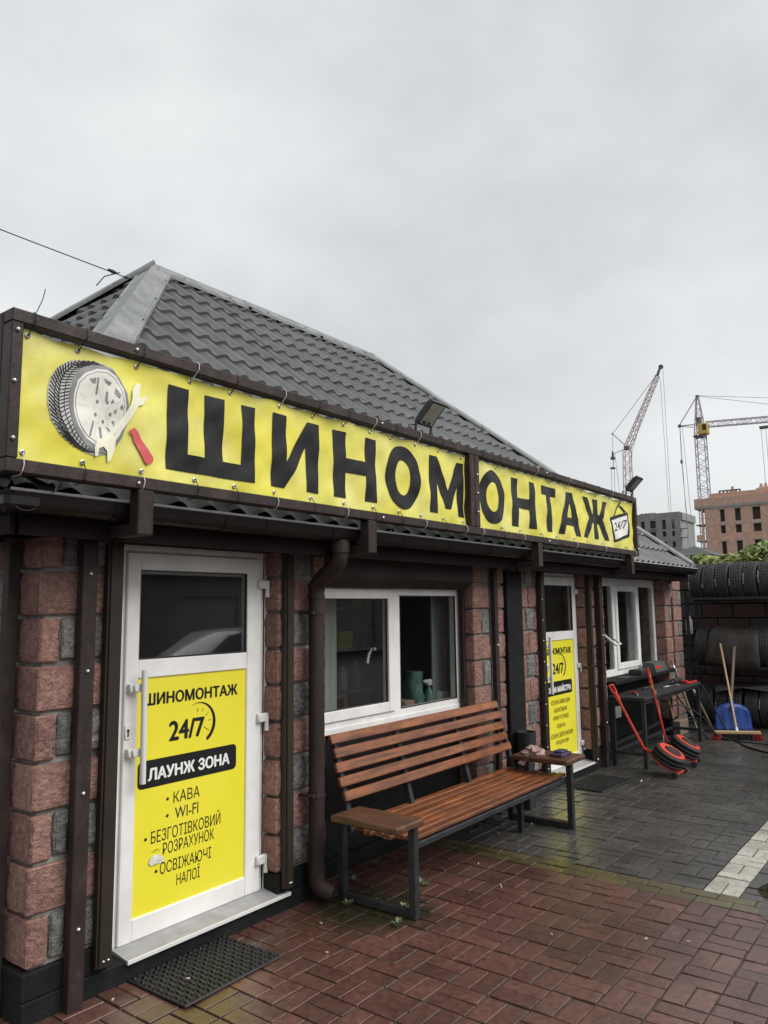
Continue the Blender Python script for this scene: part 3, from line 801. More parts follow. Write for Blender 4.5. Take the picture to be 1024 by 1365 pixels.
    for z in (pz1-0.045,pz1-0.385):
        h.cbox(hx-0.045,hx+0.016,0.052,0.078,z-0.021,z+0.021,0.005); h.cbox(hx-0.062,hx-0.03,0.07,0.106,z-0.023,z+0.023,0.005)
    part('handle', h, M['white_plastic'], D, smooth=40)
    lk=MB(); lk.lathe([(0.0,-0.009),(0.015,-0.008),(0.018,0)],14,(x0+0.058,0.105,pz1-0.27),(0,1,0)); lk.cbox(x0+0.04,x0+0.076,0.097,0.106,pz1-0.315,pz1-0.235,0.004)
    part('lock_plate', lk, M['pvc'], D, smooth=40)
    kh=MB(); kh.box(x0+0.054,x0+0.062,0.0945,0.0965,pz1-0.3,pz1-0.27); kh.lathe([(0.0,-0.003),(0.008,-0.0025),(0.009,0)],10,(x0+0.058,0.0965,pz1-0.268),(0,1,0)); part('keyhole', kh, M['dark'], D)
    for z in (z0+0.17,z0+1.03,z1-0.22):
        hg=MB(); hg.cbox(x1-0.075,x1+0.012,0.078,0.106,z,z+0.055,0.006); hg.tube([(x1+0.0,0.088,z-0.055),(x1+0.0,0.088,z+0.05)],0.0145,10)
        part('hinge', hg, M['white_plastic'], D, smooth=40)
    # ragged mounting foam along the jambs
    fo=MB(); rnd=random.Random(int(x0*100)); n=70; 
    for xa,dx in ((x1,1),(x0,-1)):
        P=[]
        for k in range(n+1):
            z=z0+(z1+0.03-z0)*k/n; P.append((xa+dx*(0.02+rnd.random()*0.03)*(1 if dx>0 else 1.6),z))
        vs=[];
        for x,z in P: vs += [(xa+dx*0.001,0.118,z),(x,0.112+rnd.random()*0.01,z),(x,0.2,z)]
        fo.add(vs,[(3*k,3*k+1,3*k+4,3*k+3) for k in range(n)]+[(3*k+1,3*k+2,3*k+5,3*k+4) for k in range(n)])
    fo.box(x0,x1,0.118,0.2,z1+0.001,z1+0.045)
    part('foam_strip', fo, M['foam'], D, smooth=60)
    return D
lines1=[('t',('ШИНОМОНТАЖ',2.605,3.275,1.332,1.396,0.05)),('t',('24/7',2.775,3.02,1.12,1.226,0.045)),('arc',(2.985,1.192,0.122)),
 ('bar',(2.572,3.272,0.888,1.036)),('w',('ЛАУНЖ ЗОНА',2.64,3.215,0.926,0.99,0.06)),
 ('dot',(2.772,0.806,0.009)),('t',('КАВА',2.812,2.997,0.776,0.838,-0.008)),('dot',(2.772,0.715,0.009)),('t',('WI-FI',2.824,2.988,0.686,0.748,-0.008)),
 ('dot',(2.633,0.62,0.009)),('t',('БЕЗГОТІВКОВИЙ',2.668,3.155,0.588,0.672,-0.008)),('t',('РОЗРАХУНОК',2.748,3.108,0.512,0.576,-0.008)),
 ('dot',(2.706,0.437,0.009)),('t',('ОСВІЖАЮЧІ',2.731,3.088,0.412,0.476,-0.008)),('t',('НАПОЇ',2.844,3.007,0.326,0.404,-0.008))]
D1=door(2.433,3.50,0.112,2.206,2.553,3.345,0.236,1.483,1.584,2.08,lines1,'white door with torn yellow poster, near the bench')
# torn corner of the poster
tr=MB(); rnd=random.Random(3)
P=[(2.645,0.49),(2.66,0.525),(2.69,0.535),(2.725,0.53),(2.755,0.5),(2.765,0.472),(2.735,0.468),(2.70,0.475),(2.66,0.47)]
tr.add([(2.70,0.108,0.5)]+[(2.70+(x-2.70)*0.85,0.115-rnd.random()*0.008,0.5+(z-0.5)*0.8) for x,z in P],[(0,i+1,(i+1)%9+1) for i in range(9)])
part('torn_flap', tr, M['print_silver'], D1)
tr2=MB(); tr2.add([(2.665,0.116,0.545),(2.70,0.108,0.562),(2.735,0.116,0.543),(2.70,0.116,0.54)],[(0,1,2,3)]); part('torn_edge', tr2, M['yellow'], D1)
lines2=[('t',('ШИНОМОНТАЖ',7.63,8.27,1.325,1.392,0.05)),('t',('24/7',7.78,8.05,1.115,1.225,0.045)),('arc',(7.99,1.19,0.13)),
 ('bar',(7.61,8.262,0.888,1.036)),('w',('ЗОНА МАЙСТРА',7.66,8.225,0.92,0.995,0.06)),
 ('t',('•СЕЗОННА ЗАМІНА ШИН',7.70,8.19,0.79,0.84,-0.004)),('t',('•БАЛАНСУВАННЯ',7.77,8.10,0.705,0.755,-0.004)),('t',('•РЕМОНТ УСІХ ВИДІВ',7.745,8.14,0.62,0.672,-0.004)),
 ('t',('•ПІДКАЧКА',7.825,8.05,0.53,0.58,-0.004)),('t',('•СЕЗОННЕ ЗБЕРІГАННЯ ШИН',7.67,8.235,0.44,0.49,-0.004)),('t',('•ПРОДАЖ ШИН',7.785,8.12,0.36,0.41,-0.004))]
D2=door(7.575,8.47,0.112,2.206,7.60,8.345,0.224,1.475,1.57,2.08,lines2,'white door with master zone poster, further along the wall')
def sill(x0,x1):
    s=MB(); s.add([(x0,0.12,0.125),(x1,0.12,0.125),(x1,-0.03,0.104),(x0,-0.03,0.104),(x0,-0.03,0.085),(x1,-0.03,0.085),(x1,0.12,0.09),(x0,0.12,0.09)],[(0,1,2,3),(3,2,5,4),(4,5,6,7),(0,3,4,7),(1,6,5,2)])
    o=part('door_sill', s, M['grey_metal'], BL)
    e=MB(); e.cbox(x0-0.002,x1+0.002,-0.036,-0.03,0.086,0.108,0.002); part('sill_edge', e, M['white_plastic'], o)
sill(2.44,3.60); sill(7.58,8.52)

# ------------------------------------------------------------------ windows
def window1():
    f=MB(); frame_bars(f,3.96,5.948,0.958,2.012,0.062,0.15,0.22,bot=0.092)
    f.cbox(4.93,5.04,0.1525,0.22,1.05,1.95,0.004)
    Wn=part('window', f, M['pvc'], BL, label='wide two-pane window above the wooden bench')
    s=MB(); frame_bars(s,4.0,4.945,1.046,2.0,0.075,0.135,0.2); part('window_sash', s, M['pvc'], Wn)
    b=MB(); b.cbox(3.962,5.946,0.142,0.1495,0.96,1.0,0.003); part('window_ledge', b, M['pvc'], Wn)
    for xa,xb,za,zb in ((4.07,4.872,1.118,1.93),(5.038,5.888,1.048,1.952)):
        q=MB(); q.box(xa,xb,0.168,0.174,za,zb); part('window_pane', q, M['glass'], Wn)
        k=MB()
        k.box(xa,xa+0.008,0.152,0.167,za,zb); k.box(xb-0.008,xb,0.152,0.167,za,zb); k.box(xa+0.008,xb-0.008,0.152,0.167,za,za+0.008); k.box(xa+0.008,xb-0.008,0.152,0.167,zb-0.008,zb)
        part('gasket', k, M['dark'], Wn)
    # inside: curtain strips and a handle
    c=MB(); c.cbox(5.84,6.2,0.36,0.39,0.99,2.15,0.005); c.cbox(5.80,5.83,0.35,0.37,0.99,2.15,0.004); c.cbox(4.36,4.50,0.36,0.39,0.99,2.15,0.005); part('curtain', c, M['curtain'], Wn)
    h=MB(); h.tube([(4.82,0.235,1.53),(4.82,0.27,1.53),(4.785,0.275,1.49),(4.765,0.275,1.42)],0.012,8); part('window_handle', h, M['white_plastic'], Wn, smooth=50)
    bd=MB(); bd.cbox(3.7,6.3,0.305,0.62,0.95,0.985,0.004); part('inner_board', bd, M['interior'], Wn)
window1()
def window2():
    f=MB(); frame_bars(f,9.03,11.36,0.95,2.2,0.07,0.15,0.22,bot=0.085,top=0.1)
    f.cbox(9.70,9.80,0.1525,0.22,1.02,2.1,0.004); f.cbox(10.58,10.70,0.1525,0.22,1.02,2.1,0.004)
    Wn=part('window', f, M['pvc'], BL, label='three-pane window above the metal workbench')
    s=MB(); frame_bars(s,9.78,10.61,1.025,2.11,0.075,0.135,0.2); part('window_sash', s, M['pvc'], Wn)
    for xa,xb,za,zb in ((9.10,9.70,1.035,2.1),(9.855,10.535,1.1,2.035),(10.70,11.29,1.035,2.1)):
        q=MB(); q.box(xa,xb,0.168,0.174,za,zb); part('window_pane', q, M['glass'], Wn)
    c=MB()
    c.cbox(10.9,11.3,0.40,0.43,0.98,2.12,0.005); c.cbox(9.3,9.62,0.40,0.43,0.98,2.12,0.005); c.cbox(10.35,10.6,0.42,0.45,0.98,2.12,0.005)
    part('curtain', c, M['curtain'], Wn)
    h=MB(); h.tube([(9.36,0.14,1.48),(9.36,0.05,1.40),(9.42,0.03,1.36),(9.66,0.05,1.36),(9.68,0.14,1.42)],0.014,8); part('window_handle', h, M['white_plastic'], Wn, smooth=50)
    t=MB(); t.cbox(9.03,11.38,-0.10,0.185,0.90,0.945,0.005); part('window_shelf', t, M['black_wall'], Wn)
window2()
# wall lamp at the far corner, tap handle and socket
wl=MB(); wl.lathe([(0,-0.05),(0.03,-0.045),(0.045,-0.01),(0.045,0.0)],10,(11.60,-0.005,2.14),(0,1,0)); wl.tube([(11.57,-0.03,2.12),(11.54,-0.05,2.04),(11.55,-0.03,1.95)],0.008,6)
part('wall_lamp', wl, M['white_plastic'], BL, smooth=40)
sk=MB(); sk.cbox(9.62,9.86,0.16,0.19,0.42,0.56,0.006); part('socket_box', sk, M['white_plastic'], BL)

# ------------------------------------------------------------------ sign frame
SF=thing('sign_frame','long brown steel frame along the eaves holding the yellow banners','sign frame',(5.2,-0.46,2.2))
SY0,SY1=-0.50,-0.425
def tubebar(name,x0,x1,z0,z1,y0=SY0,y1=SY1,m='brown_worn'):
    b=MB(); b.cbox(x0,x1,y0,y1,z0,z1,0.005); return part(name,b,M[m],SF)
tubebar('top_bar',1.475,8.93,3.055,3.112); tubebar('bottom_bar',1.475,8.93,2.42,2.478)
tubebar('end_post',1.475,1.527,2.4785,3.0545); tubebar('end_post',8.872,8.93,2.4785,3.0545)
tubebar('middle_post',5.12,5.188,2.4785,3.0545); tubebar('middle_post',5.196,5.262,2.4785,3.0545)
# return frame at the left end
tubebar('return_post',1.475,1.527,2.42,3.112,-0.42,-0.345)
for z in (2.42,3.055): tubebar('return_bar',1.475,1.527,z,z+0.057,-0.342,1.3)
tubebar('return_post',1.475,1.527,2.42,3.112,1.303,1.37)
for x0 in (2.105,3.83,6.28,8.66):
    tubebar('bracket_post',x0,x0+0.085,2.205,2.4195)
    tubebar('bracket_arm',x0+0.004,x0+0.081,2.205,2.262,-0.4245,-0.015)
for z in (2.44,):
    for x in (2.05,2.2,3.95,5.2,6.35,8.75): pass
def bolt(x,z,y=SY0,r=0.0105):
    b=MB(); b.lathe([(0,-0.012),(r*0.7,-0.011),(r,-0.004),(r,0)],9,(x,y,z),(0,1,0)); part('bolt',b,M['metal'],SF,smooth=60)
for x,z in [(1.50,3.02),(1.495,2.80),(1.50,2.56),(2.07,3.085),(2.10,2.445),(3.98,2.445),(3.98,3.085),(5.225,2.9),(5.225,2.75),(5.225,2.6),(6.5,2.445),(6.5,3.085),(8.9,2.75),(8.9,2.5)]: bolt(x,z)

# banners -----------------------------------------------------------
def wave(x,z):
    return (0.006*math.sin(2*math.pi*x/0.83+1.3+z*2)+0.0048*math.sin(2*math.pi*(x*0.95+z*0.45)/0.33)+0.0018*math.sin(2*math.pi*(x-z*1.4)/0.235+0.6)
            +0.0035*math.sin(2*math.pi*(x*0.4+z)/0.29+1.0)+0.0010*math.sin(2*math.pi*(x+z*0.55)/0.143+2.1))
BY=-0.455
LAT=0.03
def drape(mb, off):          # cut a flat XZ print on a lattice, then follow the cloth
    bm=bmesh.new(); bv=[bm.verts.new(p) for p in mb.v]
    for f in mb.f:
        try: bm.faces.new([bv[i] for i in f])
        except ValueError: pass
    xs=[p[0] for p in mb.v]; zs=[p[2] for p in mb.v]
    for ax,lo,hi in ((0,min(xs),max(xs)),(2,min(zs),max(zs))):
        k=math.floor(lo/LAT)+1
        while k*LAT<hi:
            co=Vector((0,0,0)); no=Vector((0,0,0)); co[ax]=k*LAT; no[ax]=1
            bmesh.ops.bisect_plane(bm,geom=bm.verts[:]+bm.edges[:]+bm.faces[:],plane_co=co,plane_no=no)
            k+=1
    bmesh.ops.triangulate(bm, faces=[f for f in bm.faces if len(f.verts)>4])
    bm.verts.index_update()
    out=MB()
    out.v=[(v.co.x, BY-off+wave(v.co.x,v.co.z), v.co.z) for v in bm.verts]; out.f=[tuple(v.index for v in f.verts) for f in bm.faces]
    bm.free(); return out
def banner(x0,x1,name,label,eyes_top,eyes_bot):
    B=thing(name,label,'banner',((x0+x1)/2,BY,2.48),'yellow banners laced into the sign frame')
    n=int((x1-x0)/LAT); 
    def sag(x,eyes):
        d=sorted(eyes,key=lambda e:abs(e-x)); e=abs(d[0]-x); span=abs(d[1]-d[0]) if len(d)>1 else 0.5
        t=min(1,e/(span*0.5)); return t*t
    mb=MB(); cols=[]
    nz=20; vs=[]
    for i in range(n+1):
        x=x0+(x1-x0)*i/n
        zt=3.045-0.016*sag(x,eyes_top); zb=2.474+0.006*sag(x,eyes_bot)
        for k in range(nz+1):
            z=zb+(zt-zb)*k/nz; vs.append((x,BY+wave(x,z),z))
    mb.add(vs,[(i*(nz+1)+k,(i+1)*(nz+1)+k,(i+1)*(nz+1)+k+1,i*(nz+1)+k+1) for i in range(n) for k in range(nz)])
    part('sheet',mb,M['banner'],B,smooth=60)
    for eyes,top in ((eyes_top,True),(eyes_bot,False)):
        for j,x in enumerate(eyes):
            z=3.018 if top else 2.512
            e=MB(); e.lathe([(0.005,-0.003),(0.008,-0.005),(0.012,-0.003),(0.012,0.003),(0.005,0.003)],10,(x,BY-0.004+wave(x,z),z),(0,1,0)); part('eyelet',e,M['metal'],B,smooth=60)
            hole=MB(); hole.lathe([(0.0,0.0),(0.006,0.0)],8,(x,BY-0.007+wave(x,z),z),(0,1,0)); part('eyelet_hole',hole,M['tie_black'],B)
            t=MB(); s=1 if top else -1
            zz=3.113 if top else 2.419
            t.tube([(x,BY-0.012+wave(x,z),z),(x+0.012*s,SY0-0.012,(z+zz)/2+0.01*s),(x+0.016*s,SY0-0.008,zz-0.01*s),(x+0.016*s,SY0+0.01,zz+0.006*s),(x+0.016*s,SY1,zz+0.006*s)],0.0026,5)
            if top and j==0 and x<3: t.tube([(x+0.016,SY0,zz+0.004*s),(x+0.03,SY0-0.02,zz+0.06*s),(x+0.04,SY0-0.02,zz+(0.11)*s)],0.002,4)
            part('cable_tie',t,M['tie_white' if (j*7+(0 if top else 1))%5<2 and not (top and j==0) else 'tie_black'],B)
    return B
et1=[1.56,1.80,2.10,2.42,2.69,3.05,3.35,3.63,3.90,4.14,4.42,4.72,5.06]
eb1=[1.56,1.84,2.14,2.46,2.73,3.02,3.33,3.63,3.92,4.22,4.5,4.78,5.06]
et2=[5.31,5.62,5.96,6.3,6.66,7.02,7.4,7.78,8.15,8.5,8.82]
eb2=[5.31,5.66,6.02,6.4,6.78,7.15,7.52,7.9,8.3,8.6,8.82]
B1=banner(1.532,5.112,'banner','long yellow banner with printed wheel picture, left of the frame post',et1,eb1)
B2=banner(5.27,8.866,'banner','yellow banner ending in a printed 24/7 tag, right of the frame post',et2,eb2)
# letters
ZB,ZT=2.545,2.972
H=ZT-ZB
def curve2d(loops):
    c=bpy.data.curves.new('outline','CURVE'); c.dimensions='2D'; c.fill_mode='BOTH'
    for lp in loops:
        s=c.splines.new('POLY'); s.points.add(len(lp)-1)
        for i,(x,z) in enumerate(lp): s.points[i].co=(x,z,0,1)
        s.use_cyclic_u=True
    o=bpy.data.objects.new('outline',c); COL.objects.link(o); bpy.context.view_layer.update()
    me=bpy.data.meshes.new_from_object(o.evaluated_get(bpy.context.evaluated_depsgraph_get()))
    mb=MB(); mb.add([(v.co.x,0,v.co.y) for v in me.vertices],[tuple(p.vertices) for p in me.polygons])
    bpy.data.objects.remove(o); bpy.data.curves.remove(c); bpy.data.meshes.remove(me)
    return mb
def circ(cx,cz,rx,rz,n=40): return [(cx+rx*math.cos(2*math.pi*k/n),cz+rz*math.sin(2*math.pi*k/n)) for k in range(n)]
def rectl(x0,x1,z0,z1): return [(x0,z0),(x1,z0),(x1,z1),(x0,z1)]
LET=[]
S=1.008
def X(v): return v*S
x0,x1=X(2.263),X(2.848); t=0.128
LET.append((B1,[[(x0,ZB),(x1,ZB),(x1,ZT),(x1-t*0.75,ZT),(x1-t*0.75,ZB+0.09),((x0+x1)/2+t/2+0.01,ZB+0.09),((x0+x1)/2+t/2+0.01,ZT),((x0+x1)/2-t/2+0.01,ZT),((x0+x1)/2-t/2+0.01,ZB+0.09),(x0+t,ZB+0.09),(x0+t,ZT),(x0,ZT)]]))
x0,x1=X(2.975),X(3.374); t=0.112
LET.append((B1,[[(x0,ZB),(x0+0.105,ZB),(x1-t,ZB+0.27),(x1-t,ZB),(x1,ZB),(x1,ZT),(x1-0.105,ZT),(x0+t,ZB+0.155),(x0+t,ZT),(x0,ZT)]]))
def Hh(x0,x1,t,B):
    zc=(ZB+ZT)/2; LET.append((B,[[(x0,ZB),(x0+t,ZB),(x0+t,zc-0.047),(x1-t,zc-0.047),(x1-t,ZB),(x1,ZB),(x1,ZT),(x1-t,ZT),(x1-t,zc+0.047),(x0+t,zc+0.047),(x0+t,ZT),(x0,ZT)]]))
Hh(X(3.509),X(3.931),0.118,B1)
def Oo(x0,x1,B):
    cx=(x0+x1)/2; cz=(ZB+ZT)/2; LET.append((B,[circ(cx,cz,(x1-x0)/2,H/2+0.012),circ(cx,cz,(x1-x0)/2-0.112,H/2-0.088)]))
Oo(X(4.041),X(4.45),B1)
x0,x1=X(4.566),X(5.05); xm=(x0+x1)/2; t=0.10
LET.append((B1,[[(x0,ZB),(x0+t,ZB),(x0+t,ZT-0.19),(xm-0.035,ZB+0.045),(xm+0.035,ZB+0.045),(x1-t,ZT-0.19),(x1-t,ZB),(x1,ZB),(x1,ZT),(x1-0.09,ZT),(xm,ZB+0.185),(x0+0.09,ZT),(x0,ZT)]]))
Oo(X(5.282),X(5.708),B2); Hh(X(5.84),X(6.272),0.118,B2)
x0,x1=X(6.412),X(6.725); xm=(x0+x1)/2
LET.append((B2,[[(xm-0.055,ZB),(xm+0.055,ZB),(xm+0.055,ZT-0.085),(x1,ZT-0.085),(x1,ZT),(x0,ZT),(x0,ZT-0.085),(xm-0.055,ZT-0.085)]]))
x0,x1=X(6.781),X(7.278); xm=(x0+x1)/2
LET.append((B2,[[(x0,ZB),(x0+0.118,ZB),(x0+0.157,ZB+0.095),(x1-0.157,ZB+0.095),(x1-0.118,ZB),(x1,ZB),(xm+0.06,ZT),(xm-0.06,ZT)],[(x0+0.19,ZB+0.175),(xm,ZB+0.33),(x1-0.19,ZB+0.175)]]))
LET.append((B2,[[(7.428,2.973),(7.545,2.973),(7.665,2.81),(7.70,2.81),(7.70,2.973),(7.812,2.973),(7.812,2.81),(7.85,2.81),(7.965,2.973),(8.085,2.973),(7.925,2.765),(8.10,2.549),(7.975,2.549),(7.85,2.715),(7.812,2.715),(7.812,2.549),(7.70,2.549),(7.70,2.715),(7.665,2.715),(7.545,2.549),(7.42,2.549),(7.592,2.765)]]))
for B,loops in LET:
    part('letter', drape(curve2d(loops),0.0035), M['print_black'], B, smooth=60)
# pale printed glow round the letters
# printed wheel, spanner and screwdriver
def flat(B,name,pts,off,m): return part(name, drape(curve2d([pts]),off), M[m], B, smooth=60)
TY=[(1.663,2.804),(1.675,2.868),(1.707,2.921),(1.763,2.964),(1.841,2.985),(1.917,2.988),(1.969,2.975),(2.01,2.93),(2.045,2.872),(2.058,2.802),(2.054,2.723),(2.033,2.659),(2.002,2.607),(1.958,2.568),(1.902,2.55),(1.846,2.559),(1.785,2.583),(1.725,2.623),(1.683,2.681),(1.663,2.749)]
SD=[(1.767,2.76),(1.768,2.828),(1.784,2.894),(1.819,2.943),(1.873,2.971),(1.93,2.977),(1.976,2.964),(2.01,2.93),(2.045,2.872),(2.058,2.802),(2.054,2.723),(2.033,2.659),(2.002,2.607),(1.958,2.568),(1.901,2.567),(1.851,2.594),(1.807,2.637),(1.781,2.694)]
RM=[(1.787,2.764),(1.787,2.821),(1.803,2.882),(1.838,2.925),(1.892,2.956),(1.943,2.963),(1.986,2.943),(2.025,2.891),(2.044,2.811),(2.043,2.733),(2.019,2.663),(1.988,2.619),(1.944,2.597),(1.9,2.599),(1.85,2.625),(1.811,2.672),(1.793,2.72)]
def inset(p,f):
    cx=sum(a for a,b in p)/len(p); cz=sum(b for a,b in p)/len(p); return [(cx+(a-cx)*f,cz+(b-cz)*f) for a,b in p]
flat(B1,'printed_tyre',TY,0.003,'print_mid')
# tread lines: from the outer outline to the sidewall, swept backwards
lm=MB()
OUT=[(1.88,2.99),(1.80,2.977),(1.74,2.95),(1.70,2.915),(1.675,2.868),(1.663,2.804),(1.663,2.749),(1.683,2.681),(1.725,2.623),(1.785,2.583),(1.846,2.559)]
INN=[(1.93,2.977),(1.873,2.971),(1.819,2.943),(1.784,2.894),(1.77,2.85),(1.767,2.80),(1.767,2.75),(1.781,2.694),(1.807,2.637),(1.851,2.594),(1.901,2.567)]
def samp(P,t):
    t=max(0,min(1,t))*(len(P)-1); i=min(int(t),len(P)-2); u=t-i; return (P[i][0]*(1-u)+P[i+1][0]*u,P[i][1]*(1-u)+P[i+1][1]*u)
def stroke(mb,p,q,w):
    d=(q[0]-p[0],q[1]-p[1]); l=math.hypot(*d) or 1; nx,nz=-d[1]/l*w/2,d[0]/l*w/2
    mb.add([(p[0]+nx,0,p[1]+nz),(q[0]+nx,0,q[1]+nz),(q[0]-nx,0,q[1]-nz),(p[0]-nx,0,p[1]-nz)],[(0,1,2,3)])
for k in range(34):
    t=k/33.0
    mid=lambda s,dt: tuple(a*(1-s)+b*s for a,b in zip(samp(OUT,t+dt),samp(INN,t+dt)))
    stroke(lm,mid(0.52,0.045),mid(0.98,0.0),0.0042)
    stroke(lm,mid(0.48,0.045),mid(0.04,-0.03),0.0055)
for s,w in ((0.50,0.005),(0.30,0.003),(0.76,0.003)):
    for k in range(30):
        a=tuple(p*(1-s)+q*s for p,q in zip(samp(OUT,k/30),samp(INN,k/30))); b=tuple(p*(1-s)+q*s for p,q in zip(samp(OUT,(k+1)/30),samp(INN,(k+1)/30)))
        stroke(lm,a,b,w)
part('printed_tread', drape(lm,0.0046), M['print_black'], B1)
flat(B1,'printed_sidewall',SD,0.0056,'print_grey')
flat(B1,'printed_rim_edge',RM,0.0064,'print_silver'); flat(B1,'printed_rim_line',inset(RM,0.93),0.0069,'print_grey'); flat(B1,'printed_rim',inset(RM,0.905),0.0075,'print_pale')
SL=[[(1.894,2.915),(1.902,2.917),(1.9,2.834),(1.891,2.838)],[(1.926,2.919),(1.965,2.905),(1.956,2.888),(1.933,2.9)],[(1.939,2.86),(1.951,2.857),(1.948,2.809),(1.936,2.812)],[(1.985,2.886),(2.013,2.856),(2.007,2.836),(1.98,2.857)],[(1.971,2.829),(1.982,2.816),(1.968,2.804),(1.965,2.813)],[(2.022,2.814),(2.03,2.797),(2.02,2.783),(2.012,2.8)],[(1.983,2.775),(1.998,2.787),(1.996,2.765),(1.986,2.764)],[(1.978,2.729),(1.992,2.729),(1.99,2.708),(1.981,2.715)],[(1.953,2.698),(1.973,2.684),(1.967,2.671),(1.952,2.692)],[(1.915,2.691),(1.928,2.688),(1.931,2.636),(1.921,2.634)],[(1.883,2.711),(1.891,2.713),(1.874,2.638),(1.863,2.636)],[(1.857,2.9),(1.888,2.913),(1.886,2.883),(1.87,2.886)]]
sm=MB()
for s in SL: sm.add(curve2d([s]).v, curve2d([s]).f)
for cx,cz in [(1.903,2.804),(1.948,2.809),(1.897,2.743),(1.968,2.756),(1.936,2.717)]:
    c=curve2d([circ(cx,cz,0.007,0.010,10)]); sm.add(c.v,c.f)
part('printed_spokes', drape(sm,0.0086), M['print_grey'], B1)
sk2=MB()
for k in range(5):
    a=rad(90+72*k+10)
    for da in (-0.16,0.16):
        stroke(sk2,(1.932+0.02*math.cos(a),2.77+0.028*math.sin(a)),(1.918+0.105*math.cos(a+da),2.78+0.155*math.sin(a+da)),0.006)
part('printed_spoke_shade', drape(sk2,0.0081), M['print_silver'], B1)
WR=[(1.896,2.549),(1.911,2.552),(1.914,2.587),(1.938,2.599),(1.957,2.582),(1.962,2.53),(1.978,2.544),(1.999,2.6),(2.0,2.648),(2.066,2.749),(2.108,2.824),(2.136,2.836),(2.163,2.873),(2.155,2.884),(2.124,2.862),(2.113,2.881),(2.122,2.935),(2.098,2.933),(2.072,2.896),(2.07,2.853),(2.064,2.821),(2.042,2.775),(1.973,2.673),(1.942,2.644),(1.905,2.626),(1.891,2.589)]
flat(B1,'printed_spanner',WR,0.0096,'halo')
flat(B1,'printed_spanner_shade',[(1.985,2.665),(2.0,2.66),(2.07,2.77),(2.062,2.778)],0.0103,'print_silver')
flat(B1,'printed_handle',[(2.062,2.694),(2.091,2.715),(2.112,2.697),(2.127,2.67),(2.2,2.584),(2.197,2.565),(2.166,2.545),(2.151,2.558),(2.093,2.652),(2.086,2.674)],0.0096,'print_red')
# 24/7 tag
flat(B2,'printed_tag_edge',[(8.176,2.80),(8.20,2.825),(8.71,2.925),(8.738,2.90),(8.745,2.655),(8.72,2.63),(8.29,2.545),(8.262,2.56)],0.003,'print_black')
flat(B2,'printed_tag',[(8.215,2.787),(8.68,2.884),(8.688,2.662),(8.306,2.578)],0.0042,'white')
flat(B2,'printed_strap',[(8.268,2.835),(8.30,2.84),(8.41,2.93),(8.53,3.012),(8.51,3.024),(8.38,2.935)],0.003,'print_black')
flat(B2,'printed_strap',[(8.47,2.965),(8.50,2.985),(8.68,2.925),(8.60,2.905)],0.0036,'print_black')
tg=MB(); text_mb(tg,'24/7',(8.275,2.665),(8.655,2.735),(8.29,2.765),0,0.012)
part('tag_lettering', drape(tg,0.0052), M['print_black'], B2)

# ------------------------------------------------------------------ floodlights on the frame
def flood(x,name_label):
    F=thing('floodlight',name_label,'floodlight',(x,-0.46,3.112),'floodlights on top of the sign frame')
    d=Vector((0,-0.70,0.714)); n=Vector((0,-0.714,-0.70)); u=Vector((1,0,0)); c=Vector((x+0.085,-0.47,3.175))
    def slab(w0,w1,a0,a1,t0,t1):
        mb=MB(); vs=[c+u*w+d*a+n*t for w in (w0,w1) for a in (a0,a1) for t in (t0,t1)]
        mb.add(vs,[(0,1,3,2),(4,6,7,5),(0,4,5,1),(2,3,7,6),(0,2,6,4),(1,5,7,3)]); return mb
    hd=slab(-0.088,0.088,0.0,0.205,-0.03,0.006); 
    for k in range(6):
        e=slab(-0.08+k*0.03,-0.074+k*0.03,0.02,0.18,-0.044,-0.031); hd.add(e.v,e.f)
    part('housing',hd,M['dark'],F)
    part('lens',slab(-0.075,0.075,0.015,0.19,0.0065,0.0075),M['lens'],F)
    led=slab(-0.05,-0.01,0.02,0.04,0.008,0.009); e=slab(0.01,0.05,0.02,0.04,0.008,0.009); led.add(e.v,e.f); part('led_window',led,M['dark'],F)
    br=MB(); br.bar((x-0.012,-0.46,3.112),(x-0.012,-0.475,3.20),0.014); br.bar((x+0.182,-0.46,3.112),(x+0.182,-0.475,3.20),0.014); br.bar((x-0.03,-0.46,3.12),(x+0.20,-0.46,3.12),0.014); part('bracket',br,M['dark'],F)
    cb=MB(); cb.tube([(x-0.01,-0.45,3.17),(x-0.06,-0.44,3.16),(x-0.07,-0.44,3.12)],0.006,5); part('cable',cb,M['dark'],F)
flood(4.44,'dark floodlight above the middle of the sign, before the roof')
flood(8.70,'dark floodlight at the right end of the sign, against the sky')

# overhead wire with its insulator
w=MB(); P0=A1+Vector((-0.27,0.0,-0.13)); P1=Vector((-2.2,4.6,6.4))
w.tube([P0+(P1-P0)*t+Vector((0,0,-0.12*math.sin(math.pi*t))) for t in [i/14 for i in range(15)]],0.0055,5)
WT=thing('overhead_wire','thin overhead wire running from the roof peak to the left','wire',tuple(P0))
part('wire',w,M['dark'],WT)
iv=(P1-P0).normalized(); ins=MB(); ins.lathe([(0,0),(0.012,0.01),(0.02,0.05),(0.012,0.09),(0.0,0.1)],8,P0+iv*0.12,iv); ins.lathe([(0,0),(0.012,0.01),(0.014,0.04),(0,0.05)],8,P0+iv*0.01,iv); part('insulator',ins,M['dark'],WT,smooth=50)

